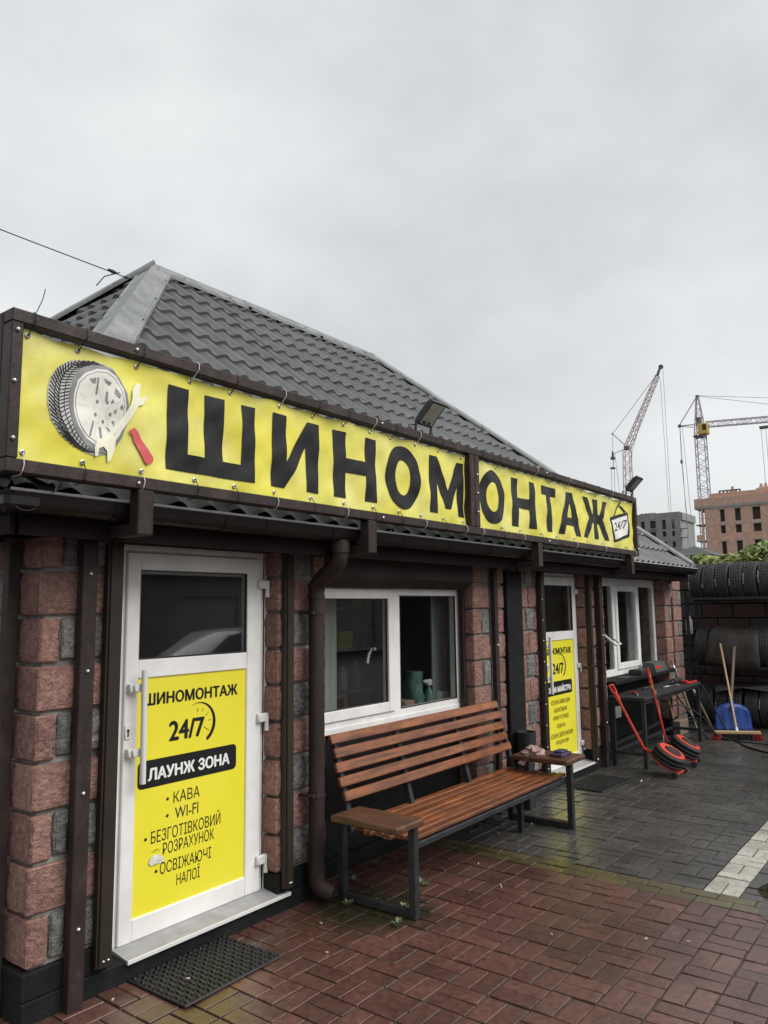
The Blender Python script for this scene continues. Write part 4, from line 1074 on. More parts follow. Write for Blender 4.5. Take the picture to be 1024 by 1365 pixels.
# ------------------------------------------------------------------ bench
BN=thing('bench','long wooden slatted bench with dark steel frame under the first window','bench',(5.0,-0.42,0))
def bpart(name,mb,m,**k): return part(name,mb,M[m],BN,**k)
for i in range(5):
    t=i/4.0; z=0.635+0.087*i; y=-0.203+0.030*i
    xf=Matrix.Translation((5.035+random.uniform(-0.012,0.012),y,z)) @ Matrix.Rotation(rad(-19),4,'X')
    mb=MB(); mb.cbox(-1.125,1.125,-0.017,0.013,-0.032,0.032,0.005,xf); bpart('back_slat',mb,'wood')
for i in range(7):
    y=-0.675+i*0.079
    mb=MB(); z=0.425-0.012*math.sin(i/6*math.pi)
    dzz=random.uniform(-0.003,0.004); mb.cbox(3.97+random.uniform(-0.02,0.015),6.20+random.uniform(-0.02,0.02),y-0.031,y+0.031,z+dzz,z+0.026+dzz,0.005); bpart('seat_slat',mb,'wood')
def sq(p,q,wd=0.046):
    mb=MB(); P=Vector(p);Q=Vector(q); mb.bar(P,Q,wd); return mb
for X0,xa,xb in ((3.93,3.70,3.985),(6.21,6.06,6.44)):
    leg=MB(); leg.cbox(X0-0.024,X0+0.024,-0.765,-0.715,0.0,0.512,0.004); bpart('leg',leg,'steel_dark')
    leg=MB(); leg.cbox(X0-0.024,X0+0.024,-0.205,-0.155,0.0,0.512,0.004); bpart('leg',leg,'steel_dark')
    rn=MB(); rn.cbox(X0-0.023,X0+0.023,-0.7145,-0.2055,0.004,0.05,0.004); bpart('foot_rail',rn,'steel_dark')
    ar=MB(); ar.cbox(X0-0.022,X0+0.022,-0.765,-0.155,0.5125,0.535,0.003); bpart('arm_rail',ar,'steel_dark')
    pk=MB(); pk.cbox(xa,xb,-0.79,-0.27,0.536,0.577,0.009); bpart('armrest',pk,'wood_dark')
fr=MB(); fr.cbox(3.955,6.185,-0.715,-0.675,0.375,0.4115,0.004); fr.cbox(3.955,6.185,-0.2,-0.16,0.375,0.4115,0.004)
for x in (4.65,5.45): fr.cbox(x,x+0.04,-0.674,-0.201,0.376,0.41,0.003)
bpart('seat_frame',fr,'steel_dark')
for x in (3.975,4.66,5.46,6.20):
    bpart('back_bar',sq((x,-0.215,0.41),(x,-0.055,0.985),0.04),'steel_dark')
bpart('centre_leg',sq((5.9,-0.43,0.376),(5.9,-0.43,0.0),0.04),'steel_dark')
# rag and purple packet on the right armrest
rg=MB(); rnd=random.Random(5); n=14; m_=7; vs=[]
for j in range(m_):
    for k in range(n):
        a=2*math.pi*k/n; ph=math.pi*0.5*j/(m_-1)
        r=(0.09*math.cos(ph)+0.012)*(1+0.38*rnd.uniform(-1,1)); z=0.579+0.055*math.sin(ph)*(1+0.35*rnd.uniform(-1,1))
        if j==0: z=0.579
        vs.append((6.22+r*math.cos(a)*0.9,-0.40+r*math.sin(a)*0.9,z))
rg.add(vs,[(j*n+k,j*n+(k+1)%n,(j+1)*n+(k+1)%n,(j+1)*n+k) for j in range(m_-1) for k in range(n)]+[tuple((m_-1)*n+k for k in range(n))])
rg.add([(6.11,-0.40,0.60),(6.06,-0.44,0.585),(6.045,-0.40,0.50),(6.05,-0.34,0.52)],[(0,1,2,3)])
solo('rag',rg,M['rag'],'crumpled pinkish rag lying on the far bench armrest','rag',smooth=35,origin=(6.22,-0.40,0.579))
pk=MB(); pk.cbox(6.16,6.36,-0.70,-0.58,0.578,0.607,0.006); pk.cbox(6.2,6.33,-0.68,-0.60,0.607,0.625,0.006)
solo('packet',pk,M['purple'],'flat dark purple packet on the far bench armrest','packet')
# black post bin beside the bench
bn=thing('ashtray_bin','black metal ashtray bin standing behind the far bench armrest','bin',(6.62,-0.14,0))
b=MB(); b.cbox(6.55,6.67,-0.19,-0.09,0.0,0.47,0.004); part('stand',b,M['dark'],bn)
b=MB(); b.lathe([(0.0,0.472),(0.085,0.472),(0.09,0.48),(0.09,0.66),(0.095,0.675),(0.095,0.69),(0.08,0.69),(0.075,0.66),(0.0,0.655)],18,(6.61,-0.14,0)); part('bowl',b,M['dark'],bn,smooth=40)
b=MB(); b.lathe([(0.0915,0.59),(0.094,0.59),(0.094,0.60),(0.0915,0.60)],18,(6.61,-0.14,0)); part('band',b,M['steel_dark'],bn,smooth=40)

# ------------------------------------------------------------------ doormats
def doormat(cx,cy,lx,ly,label,rz):
    T=thing('doormat',label,'doormat',(cx,cy,0.0),'rubber doormats in front of the doors')
    base=MB(); base.cbox(cx-lx/2,cx+lx/2,cy-ly/2,cy+ly/2,0.002,0.012,0.004); part('mat_base',base,M['mat_rubber'],T,origin=(cx,cy,0))
    st=MB(); nx=int(lx/0.034); ny=int(ly/0.034)
    for i in range(nx):
        for j in range(ny):
            x=cx-lx/2+0.025+i*(lx-0.05)/(nx-1); y=cy-ly/2+0.025+j*(ly-0.05)/(ny-1); h=0.021
            a,b_=(0.013,0.0065) if (i+j)%2 else (0.0065,0.013)
            st.add([(x-a,y-b_,0.012),(x+a,y-b_,0.012),(x+a,y+b_,0.012),(x-a,y+b_,0.012),(x-a*.7,y-b_*.7,h),(x+a*.7,y-b_*.7,h),(x+a*.7,y+b_*.7,h),(x-a*.7,y+b_*.7,h)],[(4,5,6,7),(0,1,5,4),(1,2,6,5),(2,3,7,6),(3,0,4,7)])
    part('mat_studs',st,M['mat_rubber'],T,origin=(cx,cy,0))
    T.rotation_euler.z=rz
doormat(2.775,-0.235,0.645,0.455,'black studded rubber doormat before the near door',rad(1))
doormat(7.92,-0.295,0.72,0.42,'dark rubber doormat on grey paving before the further door',rad(-4))

# ------------------------------------------------------------------ workbench with things on it
WB=thing('workbench','dark steel workbench under the far window','workbench',(10.0,-0.28,0))
tp=MB(); tp.cbox(8.86,11.15,-0.50,-0.06,0.755,0.79,0.004); part('tabletop',tp,M['steel_dark'],WB)
for x,y in ((8.90,-0.46),(8.90,-0.10),(11.05,-0.47),(11.05,-0.10)):
    l=MB(); l.cbox(x-0.022,x+0.022,y-0.022,y+0.022,0,0.7545,0.003); part('leg',l,M['steel_dark'],WB)
for x in (8.90,11.05):
    l=MB(); l.cbox(x-0.02,x+0.02,-0.4375,-0.1225,0.14,0.175,0.003); part('crossbar',l,M['steel_dark'],WB)
l=MB(); l.cbox(8.9225,11.0275,-0.115,-0.085,0.14,0.175,0.003); part('crossbar',l,M['steel_dark'],WB)
l=MB(); l.cbox(8.925,11.025,-0.475,-0.445,0.715,0.754,0.003); part('apron',l,M['steel_dark'],WB)
def wrench_thing(cx,cy,z,ang,L_,label,m):
    mb=MB(); R=Matrix.Translation((cx,cy,z)) @ Matrix.Rotation(ang,4,'Z')
    mb.cbox(-L_/2,L_/2,-0.012,0.012,0,0.012,0.003,R)
    a=MB(); a.lathe([(0.014,0),(0.03,0),(0.03,0.016),(0.014,0.016)],12,R@Vector((L_/2+0.02,0,0)),closed=True); mb.add(a.v,a.f)
    a=MB(); a.lathe([(0.012,0),(0.026,0),(0.026,0.016),(0.012,0.016)],12,R@Vector((-L_/2-0.02,0,0)),closed=True); mb.add(a.v,a.f)
    solo('ring_spanner',mb,M[m],label,'spanner',smooth=40)
wrench_thing(9.55,-0.38,0.79,rad(20),0.22,'small bright spanner lying at the left of the workbench','metal')
wrench_thing(10.35,-0.33,0.79,rad(-8),0.36,'large bright spanner lying across the middle of the workbench','metal')
im=thing('impact_gun','dark impact gun with red grip on the workbench','impact gun',(10.72,-0.30,0.79))
a=MB(); a.tube([(10.55,-0.30,0.83),(10.85,-0.30,0.83)],0.04,10); part('gun_body',a,M['dark'],im,smooth=40)
a=MB(); a.tube([(10.50,-0.30,0.83),(10.55,-0.30,0.83)],0.018,8); part('socket',a,M['metal'],im,smooth=40)
a=MB(); a.cbox(10.78,10.84,-0.42,-0.335,0.792,0.83,0.006); part('grip',a,M['red'],im)
pb=MB(); pb.cbox(10.72,11.08,-0.47,-0.41,0.791,0.815,0.008)
solo('pry_lever',pb,M['red'],'flat red lever lying at the far end of the workbench','lever')
tr=MB(); tr.cbox(9.98,10.32,-0.09,0.09,0.946,1.0,0.008); tr.cbox(9.985,10.315,-0.085,0.085,1.0,1.012,0.004)
solo('tool_tray',tr,M['dark'],'dark plastic tool tray on the window shelf','tray')
bx=MB(); bx.add([(10.55,-0.09,0.946),(11.05,-0.09,0.946),(11.05,0.10,0.946),(10.55,0.10,0.946),(10.57,-0.05,1.06),(11.03,-0.05,1.06),(11.03,0.10,1.07),(10.57,0.10,1.07)],[(0,1,2,3),(4,5,6,7),(0,1,5,4),(1,2,6,5),(2,3,7,6),(3,0,4,7)])
bxo=thing('battery_pack','dark wedge-shaped box with red stripe on the window shelf','box',(10.8,0,0.946))
part('case',bx,M['gaz'],bxo); a=MB(); a.add([(10.60,-0.0785,0.985),(10.85,-0.0785,0.985),(10.85,-0.067,1.02),(10.60,-0.067,1.02)],[(0,1,2,3)]); part('stripe',a,M['red'],bxo)
cl=MB(); cl.cbox(9.45,9.75,-0.08,0.06,0.946,0.952,0.002)
solo('plastic_card',cl,M['steel_dark'],'thin dark plate on the window shelf beside the shelf end','plate')

# ------------------------------------------------------------------ inflatable jacks
def jack(A,rz,path,label,ht):
    T=thing('bag_jack',label,'jack',A,'red and black bag jacks by the workbench')
    A=Vector(A); n=Vector((0,-0.5,0.866)); u=Vector((0,0.866,0.5)); xa=Vector((1,0,0))
    if rz:
        Rz=Matrix.Rotation(rz,3,'Z'); n=Rz@n; u=Rz@u; xa=Rz@xa
    c=A+u*0.17
    b=MB(); b.lathe([(0,0.0),(0.155,0.0),(0.16,0.006),(0.16,0.016),(0.0,0.016)],28,c,n); b.bar(A-xa*0.15,A+xa*0.15,0.016); part('base_plate',b,M['jack_red'],T,smooth=40)
    prof=[(0.10,0.016)]
    for k in range(3):
        z0=0.02+k*0.052
        for t in range(9):
            a=math.pi*t/8; prof.append((0.14+0.034*math.sin(a), z0*0.85+0.022-0.022*math.cos(a)))
    prof.append((0.10,0.152)); 
    b=MB(); b.lathe(prof,36,c,n); part('air_bag',b,M['rubber'],T,smooth=60)
    b=MB(); b.lathe([(0.085,0.150),(0.142,0.150),(0.146,0.155),(0.142,0.162),(0.085,0.162)],32,c,n); part('top_plate',b,M['jack_red'],T,smooth=40)
    b=MB(); b.lathe([(0.088,0.158),(0.086,0.168),(0.08,0.175),(0.06,0.176),(0.056,0.17),(0.0,0.17)],24,c+u*(-0.015),n); part('rubber_pad',b,M['rubber'],T,smooth=40)
    for s in (-1,1):
        b=MB(); b.lathe([(0.01,-0.012),(0.034,-0.012),(0.036,-0.006),(0.036,0.006),(0.034,0.012),(0.01,0.012)],16,A+xa*(s*0.165),xa); part('wheel',b,M['steel_dark'],T,smooth=40)
    hp=[A+u*0.33+n*0.01]+[Vector(p) for p in path]
    b=MB(); b.tube(hp[:2]+[hp[1]+(hp[2]-hp[1])*0.06]+hp[2:],0.0145,10); part('handle_tube',b,M['red'],T,smooth=40)
    # D grip
    p,q=hp[-2],hp[-1]; d=(q-p).normalized(); e=xa
    t=q
    g=[t, t+e*-0.05+d*0.04, t+e*-0.055+d*0.12, t+e*0.055+d*0.12, t+e*0.05+d*0.04, t]
    b=MB(); b.tube(g,0.013,8); b.tube([t-d*0.06,t+d*0.01],0.024,8); part('grip',b,M['red'],T,smooth=40)
    vb=MB(); vb.tube([t-d*0.03-e*0.03,t-d*0.03+e*0.05],0.012,8); vb.tube([t-d*0.05+e*0.045,t-d*0.005+e*0.045],0.009,8)
    if ht: vb.tube([t-d*0.09-e*0.05,t-d*0.09+e*0.05],0.011,8); vb.tube([t-d*0.06+e*0.0,t-d*0.12],0.02,8)
    part('valve',vb,M['brass' if ht else 'red'],T,smooth=40)
jack((8.72,-0.88,0.04),0,[(8.58,-0.55,0.29),(8.50,-0.30,0.85)],'red-handled bag jack with three black rings, nearer of the pair',False)
jack((9.40,-0.86,0.04),rad(10),[(9.26,-0.57,0.32),(9.21,-0.45,0.98)],'bag jack with brass valve on its red handle, behind the other',True)

# ------------------------------------------------------------------ tyre rack, tyres
RK=thing('tyre_rack','dark steel rack holding rows of used tyres','tyre rack',(12.85,-1.0,0))
RX0,RX1=12.6,13.12; RY0,RY1=-2.6,0.02
for z in (1.915,0.865):
    for x in (RX0,RX1):
        b=MB(); b.cbox(x-0.02,x+0.02,RY0,RY1,z,z+0.04,0.003); part('shelf_rail',b,M['steel_dark'],RK)
    for y in (RY0+0.03,-1.3,RY1-0.03):
        b=MB(); b.cbox(RX0+0.021,RX1-0.021,y-0.015,y+0.015,z+0.002,z+0.038,0.003); part('shelf_tie',b,M['steel_dark'],RK)
for y in (RY0,RY1):
    for x in (RX0,RX1):
        b=MB(); b.cbox(x-0.022,x+0.022,y-0.022 if y<0 else y+0.001,y-0.001 if y<0 else y+0.045,0,2.0,0.003); part('upright',b,M['steel_dark'],RK)
def make_tyre(label):
    R,w=0.305,0.192
    T=thing('tyre',label,'tyre',(0,0,0),None)
    prof=[(0.20,-0.078),(0.215,-0.090),(0.25,-0.098),(0.28,-0.094),(0.296,-0.082)]
    g=[(-0.05,0.010),(-0.017,0.010),(0.017,0.010),(0.05,0.010)]
    for yc,d in g:
        r=0.299-0.6*abs(yc)**2
        prof += [(r,yc-0.006),(r-d,yc-0.004),(r-d,yc+0.004),(r,yc+0.006)]
    prof += [(0.296,0.082),(0.28,0.094),(0.25,0.098),(0.215,0.090),(0.20,0.078),(0.205,0.06),(0.27,0.05),(0.27,-0.05),(0.205,-0.06)]
    b=MB(); b.lathe(prof,48,(0,0,0),(0,1,0),closed=True)
    part('carcass',b,M['tread'],T,smooth=35,origin=(0,0,0))
    tb=MB(); n=38
    for k in range(n):
        a0=2*math.pi*k/n; a1=a0+2*math.pi/n*0.6
        for ya,yb,sk in ((-0.086,-0.056,0.05),(-0.044,-0.023,0.0),(-0.011,0.011,0.0),(0.023,0.044,0.0),(0.056,0.086,-0.05)):
            vs=[]
            for a,y in ((a0,ya),(a1,ya),(a1,yb),(a0,yb)):
                aa=a+sk*(1 if abs(y)>0.08 else 0)*1.2+ (0.03 if y>0 else -0.03)
                r=0.3085-0.9*abs(y)**2
                vs.append((r*math.cos(aa),y,r*math.sin(aa)))
            m=len(vs)
            lo=[(x*0.962,y,z*0.962) for x,y,z in vs]
            tb.add(vs+lo,[(0,1,2,3),(0,1,5,4),(1,2,6,5),(2,3,7,6),(3,0,4,7)])
    part('tread_blocks',tb,M['tread'],T,origin=(0,0,0))
    return T
def chalk(T,seed,yloc=-0.088):
    rnd=random.Random(seed); mb=MB()
    a=rad(196)
    for k in range(rnd.randint(4,6)):
        L_=rnd.uniform(0.05,0.10)
        y=yloc+rnd.uniform(-0.004,0.006)
        for s in range(3):
            aa=a+L_*s/3+rnd.uniform(0,0.02); ab=aa+L_*0.22; w=rnd.uniform(0.006,0.014)
            r=0.3095
            mb.add([(r*math.cos(aa),y,r*math.sin(aa)),(r*math.cos(ab),y,r*math.sin(ab)),(r*math.cos(ab),y+w,r*math.sin(ab)),(r*math.cos(aa),y+w*0.9,r*math.sin(aa))],[(0,1,2,3)])
        a-=L_+0.02
    o=part('chalk_mark',mb,M['chalk'],T,origin=(0,0,0))
proto=make_tyre('used black tyre')
first=True
used=[False]
def place_tyre(loc,rot,label,group,ck=None,s=1.0):
    if not used[0]: T=proto; used[0]=True
    else:
        T=proto.copy(); COL.objects.link(T)
        for ch in list(base_children):
            c=ch.copy(); COL.objects.link(c); c.parent=T
    T.location=loc; T.rotation_euler=rot; T.scale=(s,s,s); WLOC[T]=Vector((0,0,0))
    T['label']=label; T['category']='tyre'; T['group']=group
    if ck is not None: chalk(T,ck,0.076)
    return T
base_children=list(proto.children)
ordn=['leftmost','second','third','fourth','fifth','sixth','seventh','eighth','ninth','tenth']
for i in range(9):
    place_tyre((12.86,-0.10-i*0.201,2.195+random.uniform(-0.012,0.012)),(0,random.uniform(0,6.28)*0+rad(3*i),random.uniform(-0.02,0.02)),'black tyre on the top shelf of the rack, %s from the building'%ordn[i],'tyres on the top shelf',ck=i+1,s=random.uniform(0.97,1.0))
for i in range(7):
    place_tyre((12.86,-0.14-i*0.215,1.18+random.uniform(-0.02,0.02)),(0,rad(4*i),random.uniform(-0.03,0.03)),'black tyre on the middle shelf of the rack, %s from the building'%ordn[i],'tyres on the middle shelf',ck=(20+i) if i in (4,5) else None,s=0.98)
for i,(dx,dz) in enumerate([(0,0.31),(0.02,0.30),(-0.03,0.30),(0,0.30),(0,0.30),(0,0.31),(0,0.30)]):
    place_tyre((12.85+dx,-0.16-i*0.212,dz-0.003),(0,rad(5*i),random.uniform(-0.03,0.03)),'black tyre standing on the ground under the rack, %s from the building'%ordn[i],'tyres standing under the rack',ck=(40+i) if i in (1,4,5) else None,s=0.98)
# rubber sheet hung over the middle row
sh=MB(); vs=[]; ny=10; 
for i in range(ny+1):
    y=-0.36-0.60*i/ny
    for k,(x,z) in enumerate([(13.12,1.42),(12.95,1.50),(12.80,1.50),(12.66,1.45),(12.57,1.34),(12.545,1.2),(12.535,1.05),(12.53,0.93)]):
        sl=(k/7.0)
        yy=y+ (0.20*sl*(1-i/ny)) - 0.02*sl
        vs.append((x-0.012*math.sin(i*1.3+k*0.5),yy,z+0.02*math.sin(i*0.9)-(0.08*sl*(i/ny))))
sh.add(vs,[(i*8+k,i*8+k+1,(i+1)*8+k+1,(i+1)*8+k) for i in range(ny) for k in range(7)])
o=solo('rubber_sheet',sh,M['old_rubber'],'brownish rubber sheet draped over tyres on the middle shelf','rubber sheet',smooth=60)
md=o.modifiers.new('thickness','SOLIDIFY'); md.thickness=0.008
sh=MB(); sh.add([(12.6,-0.3,0.60),(13.1,-0.3,0.63),(13.1,-1.1,0.64),(12.62,-1.05,0.64),(12.54,-0.7,0.60),(12.52,-0.32,0.52),(12.52,-1.08,0.56)],[(0,1,2,3,4),(0,4,5),(4,3,6)])
o=solo('rubber_flap',sh,M['old_rubber'],'dark rubber flap lying on the tyres under the rack','rubber flap')
md=o.modifiers.new('thickness','SOLIDIFY'); md.thickness=0.01

# yard wall behind the rack
YW=thing('yard_wall','dark red and grey stone wall behind the tyre rack','wall',(13.35,-1.0,0))
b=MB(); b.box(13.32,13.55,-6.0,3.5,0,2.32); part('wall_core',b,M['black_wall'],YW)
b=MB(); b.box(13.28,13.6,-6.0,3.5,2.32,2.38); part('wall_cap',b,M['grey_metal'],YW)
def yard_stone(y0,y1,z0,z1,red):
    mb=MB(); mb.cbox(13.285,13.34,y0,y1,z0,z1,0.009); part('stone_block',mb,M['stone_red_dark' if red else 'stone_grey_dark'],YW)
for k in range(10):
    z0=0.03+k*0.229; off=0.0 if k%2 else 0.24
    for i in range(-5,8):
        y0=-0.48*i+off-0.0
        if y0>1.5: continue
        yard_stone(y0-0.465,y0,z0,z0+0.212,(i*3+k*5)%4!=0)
PR=thing('gate_pier','red and grey stone pier between the building and the yard wall','pier',(11.95,0.1,0))
b=MB(); b.box(11.76,12.13,0.024,0.36,0,2.26); part('pier_core',b,M['mortar'],PR)
for k in range(10):
    z0=0.005+k*PZ; z1=z0+BH
    if z1>2.3: break
    if k%2: stone(11.745,12.145,0.0,0.38,z0,z1,True,PR)
    else: stone(11.745,11.93,0.0,0.38,z0,z1,True,PR); stone(11.945,12.145,0.0,0.2,z0,z1,False,PR)
bt=MB(); bt.lathe([(0,0),(0.05,0),(0.055,0.01),(0.055,0.22),(0.03,0.26),(0.022,0.27),(0.022,0.30),(0.0,0.30)],12,(13.22,0.20,1.36)); bt.bar((13.22,0.20,1.62),(13.30,0.2,1.64),0.02)
solo('white_bottle',bt,M['white_plastic'],'white plastic bottle hanging on the dark wall beside the rack','bottle',smooth=40)

# broom, shovel, poles
def tube_between(p,q,r,n=10): 
    mb=MB(); mb.tube([p,q],r,n); return mb
BR=thing('broom','wide yard broom with pale handle and red bristles leaning at the rack','broom',(11.45,-0.84,0))
hd=Vector((0.27,-0.53,0)).normalized(); c=Vector((11.455,-0.845,0.10))
perp=Vector((hd.y,-hd.x,0))
def oriented_box(c,u,v,w,a,b_,d,bev=0.006):
    R=Matrix((u,v,w)).transposed().to_4x4(); R.translation=c
    mb=MB(); mb.cbox(-a,a,-b_,b_,-d,d,bev,R); return mb
Zv=Vector((0,0,1))
part('head',oriented_box(c,hd,perp,Zv,0.30,0.03,0.02),M['wood_pale'],BR)
for a0,a1,mm in ((-0.30,-0.20,'brush_red'),(-0.2,0.2,'brush_black'),(0.2,0.30,'brush_red')):
    mb=MB(); rnd=random.Random(9); n=int((a1-a0)/0.012)
    for i in range(n):
        for j in range(4):
            p=c+hd*(a0+(i+0.5)*(a1-a0)/n)+perp*(-0.022+0.0147*j)+Zv*-0.02
            e=p+hd*((a0+a1)/2*0.12+rnd.uniform(-0.012,0.012))+perp*rnd.uniform(-0.02,0.02)+Vector((0,0,-0.078))
            mb.tube([p,e],0.006,4,cap=False,r1=0.008)
    part('bristles',mb,M[mm],BR)
part('handle',tube_between(c+Zv*0.01,Vector((12.44,-0.46,1.25)),0.014),M['wood_pale'],BR,smooth=40)
part('ferrule',tube_between(c+Zv*0.012,c+Vector((0.03,0.012,0.055)),0.02),M['white_plastic'],BR,smooth=40)
SV=thing('snow_shovel','blue plastic snow shovel with grey wooden handle standing under the rack','shovel',(12.0,-0.7,0))
u=Vector((0.29,-0.45,0)).normalized(); n=Vector((-u.y,u.x,0)); 
if n.x>0: n=-n
o0=Vector((12.02,-0.69,0.02)); up=(Vector((0.33,0.0,1.0))).normalized(); back=Vector((0.25,0.16,0.95)).normalized()
vs=[];cols=16;rows=7
for r in range(rows+1):
    t=r/rows
    for k in range(cols+1):
        s=-1+2*k/cols
        hmax=0.40*(1-0.30*abs(s)**3.0)
        rib=0.016*math.cos(s*math.pi*4.5)*(1 if 0.05<t<0.85 else 0.3)
        curve=0.07*(t**1.5)-0.05*(s*s)
        vs.append(o0+u*(0.27*s*(1-0.10*t*t))+back*(hmax*t)+n*(curve*1.0+rib)*(1))
mb=MB(); W_=cols+1
mb.add(vs,[(r*W_+k,r*W_+k+1,(r+1)*W_+k+1,(r+1)*W_+k) for r in range(rows) for k in range(cols)])
bl=part('blade',mb,M['blue'],SV,smooth=70); md=bl.modifiers.new('thickness','SOLIDIFY'); md.thickness=0.006
mb=MB(); 
top=o0+back*0.40
mb.tube([o0+back*0.30+n*0.03,top+n*0.035,top+back*0.06+n*0.035],0.05,10,r1=0.03); part('collar',mb,M['blue'],SV,smooth=50)
mb=MB(); 
for k in range(cols):
    s=-1+2*k/cols; s2=-1+2*(k+1)/cols
    h1=0.40*(1-0.30*abs(s)**3.0); h2=0.40*(1-0.30*abs(s2)**3.0)
    mb.tube([o0+u*(0.27*s*0.9)+back*h1+n*0.05*(1-s*s),o0+u*(0.27*s2*0.9)+back*h2+n*0.05*(1-s2*s2)],0.013,6,cap=False)
part('rim',mb,M['blue'],SV,smooth=50)
part('handle',tube_between(top+back*0.03+n*0.035,Vector((12.53,-0.635,1.2)),0.021),M['wood_grey'],SV,smooth=40)
def pole(p,q,r,label,m,group='bars leaning by the workbench',tip=None):
    T=thing('lever_bar',label,'bar',p,group)
    part('shaft',tube_between(p,q,r,8),M[m],T,smooth=40)
    if tip:
        d=(Vector(q)-Vector(p)).normalized(); mb=MB(); mb.tube([Vector(q)-d*0.16,Vector(q)],r*1.35,8,r1=r*0.7); part('tip',mb,M[tip],T,smooth=40)
pole((11.25,-0.42,0.0),(11.42,-0.03,1.05),0.017,'grey steel bar with pale tip leaning beside the workbench','wood_grey',tip='metal')
pole((11.32,-0.50,0.0),(11.22,0.0,0.78),0.013,'thin dark bar crossing behind the workbench leg','steel_dark')
pole((11.95,-0.42,0.0),(12.35,-0.02,0.62),0.016,'short wooden-coloured bar leaning left of the blue shovel','wood_grey',tip='metal')
pole((11.02,0.02,0.0),(11.15,0.12,0.62),0.014,'short bar standing by the wall behind the workbench','metal')
HT=thing('lump_hammer','hammer with pale handle hanging under the far workbench end','hammer',(10.95,-0.1,0.5))
part('handle',tube_between((10.93,-0.16,0.30),(10.86,-0.12,0.62),0.014,8),M['wood_pale'],HT,smooth=40)
part('head',oriented_box(Vector((10.86,-0.12,0.60)),Vector((0.7,-0.7,0)),Vector((0.7,0.7,0)),Zv,0.06,0.022,0.022),M['wood_grey'],HT)
bxd=MB(); bxd.cbox(11.35,11.75,-0.12,0.0,0.0,0.20,0.006)
solo('wooden_box',bxd,M['wood_grey'],'low dark wooden box on the ground by the far corner','box')
pbm=MB(); pbm.tube([(9.3,0.11,0.14),(10.1,0.11,0.15),(11.2,0.11,0.19)],0.03,8)
solo('wall_pipe',pbm,M['steel_dark'],'dark pipe running low along the wall under the workbench','pipe',smooth=40)
# hoses
def smoothpath(P,n=8):
    P=[Vector(p) for p in P]; out=[]
    for i in range(len(P)-1):
        p0=P[max(i-1,0)];p1=P[i];p2=P[i+1];p3=P[min(i+2,len(P)-1)]
        for k in range(n):
            t=k/n; out.append(0.5*((2*p1)+(p2-p0)*t+(2*p0-5*p1+4*p2-p3)*t*t+(3*p1-p0-3*p2+p3)*t**3))
    return out+[P[-1]]
mb=MB(); mb.tube(smoothpath([(11.15,-0.47,0.775),(11.22,-0.52,0.66),(11.36,-0.62,0.36),(11.42,-0.76,0.06),(11.25,-0.9,0.013),(10.95,-1.06,0.012),(10.62,-1.4,0.012),(10.4,-2.0,0.012),(10.6,-2.9,0.012)]),0.011,8)
solo('air_hose',mb,M['rubber'],'black air hose curving from the workbench edge across the paving','hose',smooth=50)
mb=MB(); mb.tube(smoothpath([(10.62,-0.12,0.44),(10.8,-0.3,0.50),(11.05,-0.50,0.34),(11.3,-0.62,0.08),(11.35,-0.80,0.011),(11.25,-1.2,0.010),(11.3,-1.9,0.010),(11.6,-2.8,0.010)]),0.009,8)
solo('power_cable',mb,M['dark'],'thinner dark cable trailing under the workbench to the right','cable',smooth=50)

# ------------------------------------------------------------------ things seen behind the first window
sbt=thing('spray_bottle','small spray bottle with white trigger on the inner window board','spray bottle',(5.76,0.37,0.986))
b=MB(); b.lathe([(0,0),(0.045,0),(0.048,0.01),(0.048,0.10),(0.03,0.135),(0.016,0.15),(0.016,0.17),(0,0.17)],14,(5.76,0.37,0.986)); part('bottle',b,M['green_bag'],sbt,smooth=50)
b=MB(); b.cbox(5.73,5.79,0.345,0.395,1.156,1.215,0.012); b.cbox(5.68,5.73,0.355,0.385,1.185,1.212,0.006); part('trigger',b,M['white_plastic'],sbt,smooth=30)
gb=MB(); rnd=random.Random(8); vs=[];n=14
for j in range(8):
    for k in range(n):
        a=2*math.pi*k/n; r=0.085*(1-0.18*(j/7.0)**3)*(1+0.26*rnd.uniform(-1,1)); vs.append((5.60+r*math.cos(a),0.42+r*math.sin(a),0.986+0.044*j))
gb.add(vs,[(j*n+k,j*n+(k+1)%n,(j+1)*n+(k+1)%n,(j+1)*n+k) for j in range(7) for k in range(n)]+[tuple(7*n+k for k in range(n))])
solo('plastic_bag',gb,M['green_bag'],'green plastic bag standing on the inner window board','bag',smooth=60)
wbx=MB(); wbx.cbox(5.87,6.05,0.33,0.40,0.99,1.09,0.004,Matrix.Translation((5.96,0.37,1.0))@Matrix.Rotation(0.12,4,'Y')@Matrix.Translation((-5.96,-0.37,-1.0)))
solo('tissue_box',wbx,M['white_plastic'],'white box leaning on the inner window board by the frame','box')
cb=MB(); cb.cbox(5.36,5.50,0.34,0.46,0.986,1.06,0.003)
solo('small_carton',cb,M['card'],'small brown carton behind the window beside the green bag','carton')
cp=MB(); cp.lathe([(0,0),(0.035,0),(0.045,0.06),(0.042,0.065),(0.0,0.062)],14,(4.48,0.345,0.986)); 
solo('plastic_lid',cp,M['white_plastic'],'small white lid behind the left window pane','tub',smooth=40)  # white plastic lid on the inner window board
shf=thing('cup_shelf','shelf with stacked cups inside the left pane of the window','shelf',(4.5,0.9,0.9))
b=MB(); b.cbox(4.2,5.2,0.85,1.15,1.08,1.11,0.004); b.cbox(4.2,4.24,0.85,1.15,0.05,1.08,0.004); b.cbox(5.16,5.2,0.85,1.15,0.05,1.08,0.004); part('counter',b,M['wood_dark'],shf)
for i in range(4):
    b=MB(); b.lathe([(0,0),(0.035,0),(0.045,0.16),(0,0.16)],12,(4.75+i*0.11,0.95,1.111)); part('cup_stack',b,M['white_plastic'],shf,smooth=40)

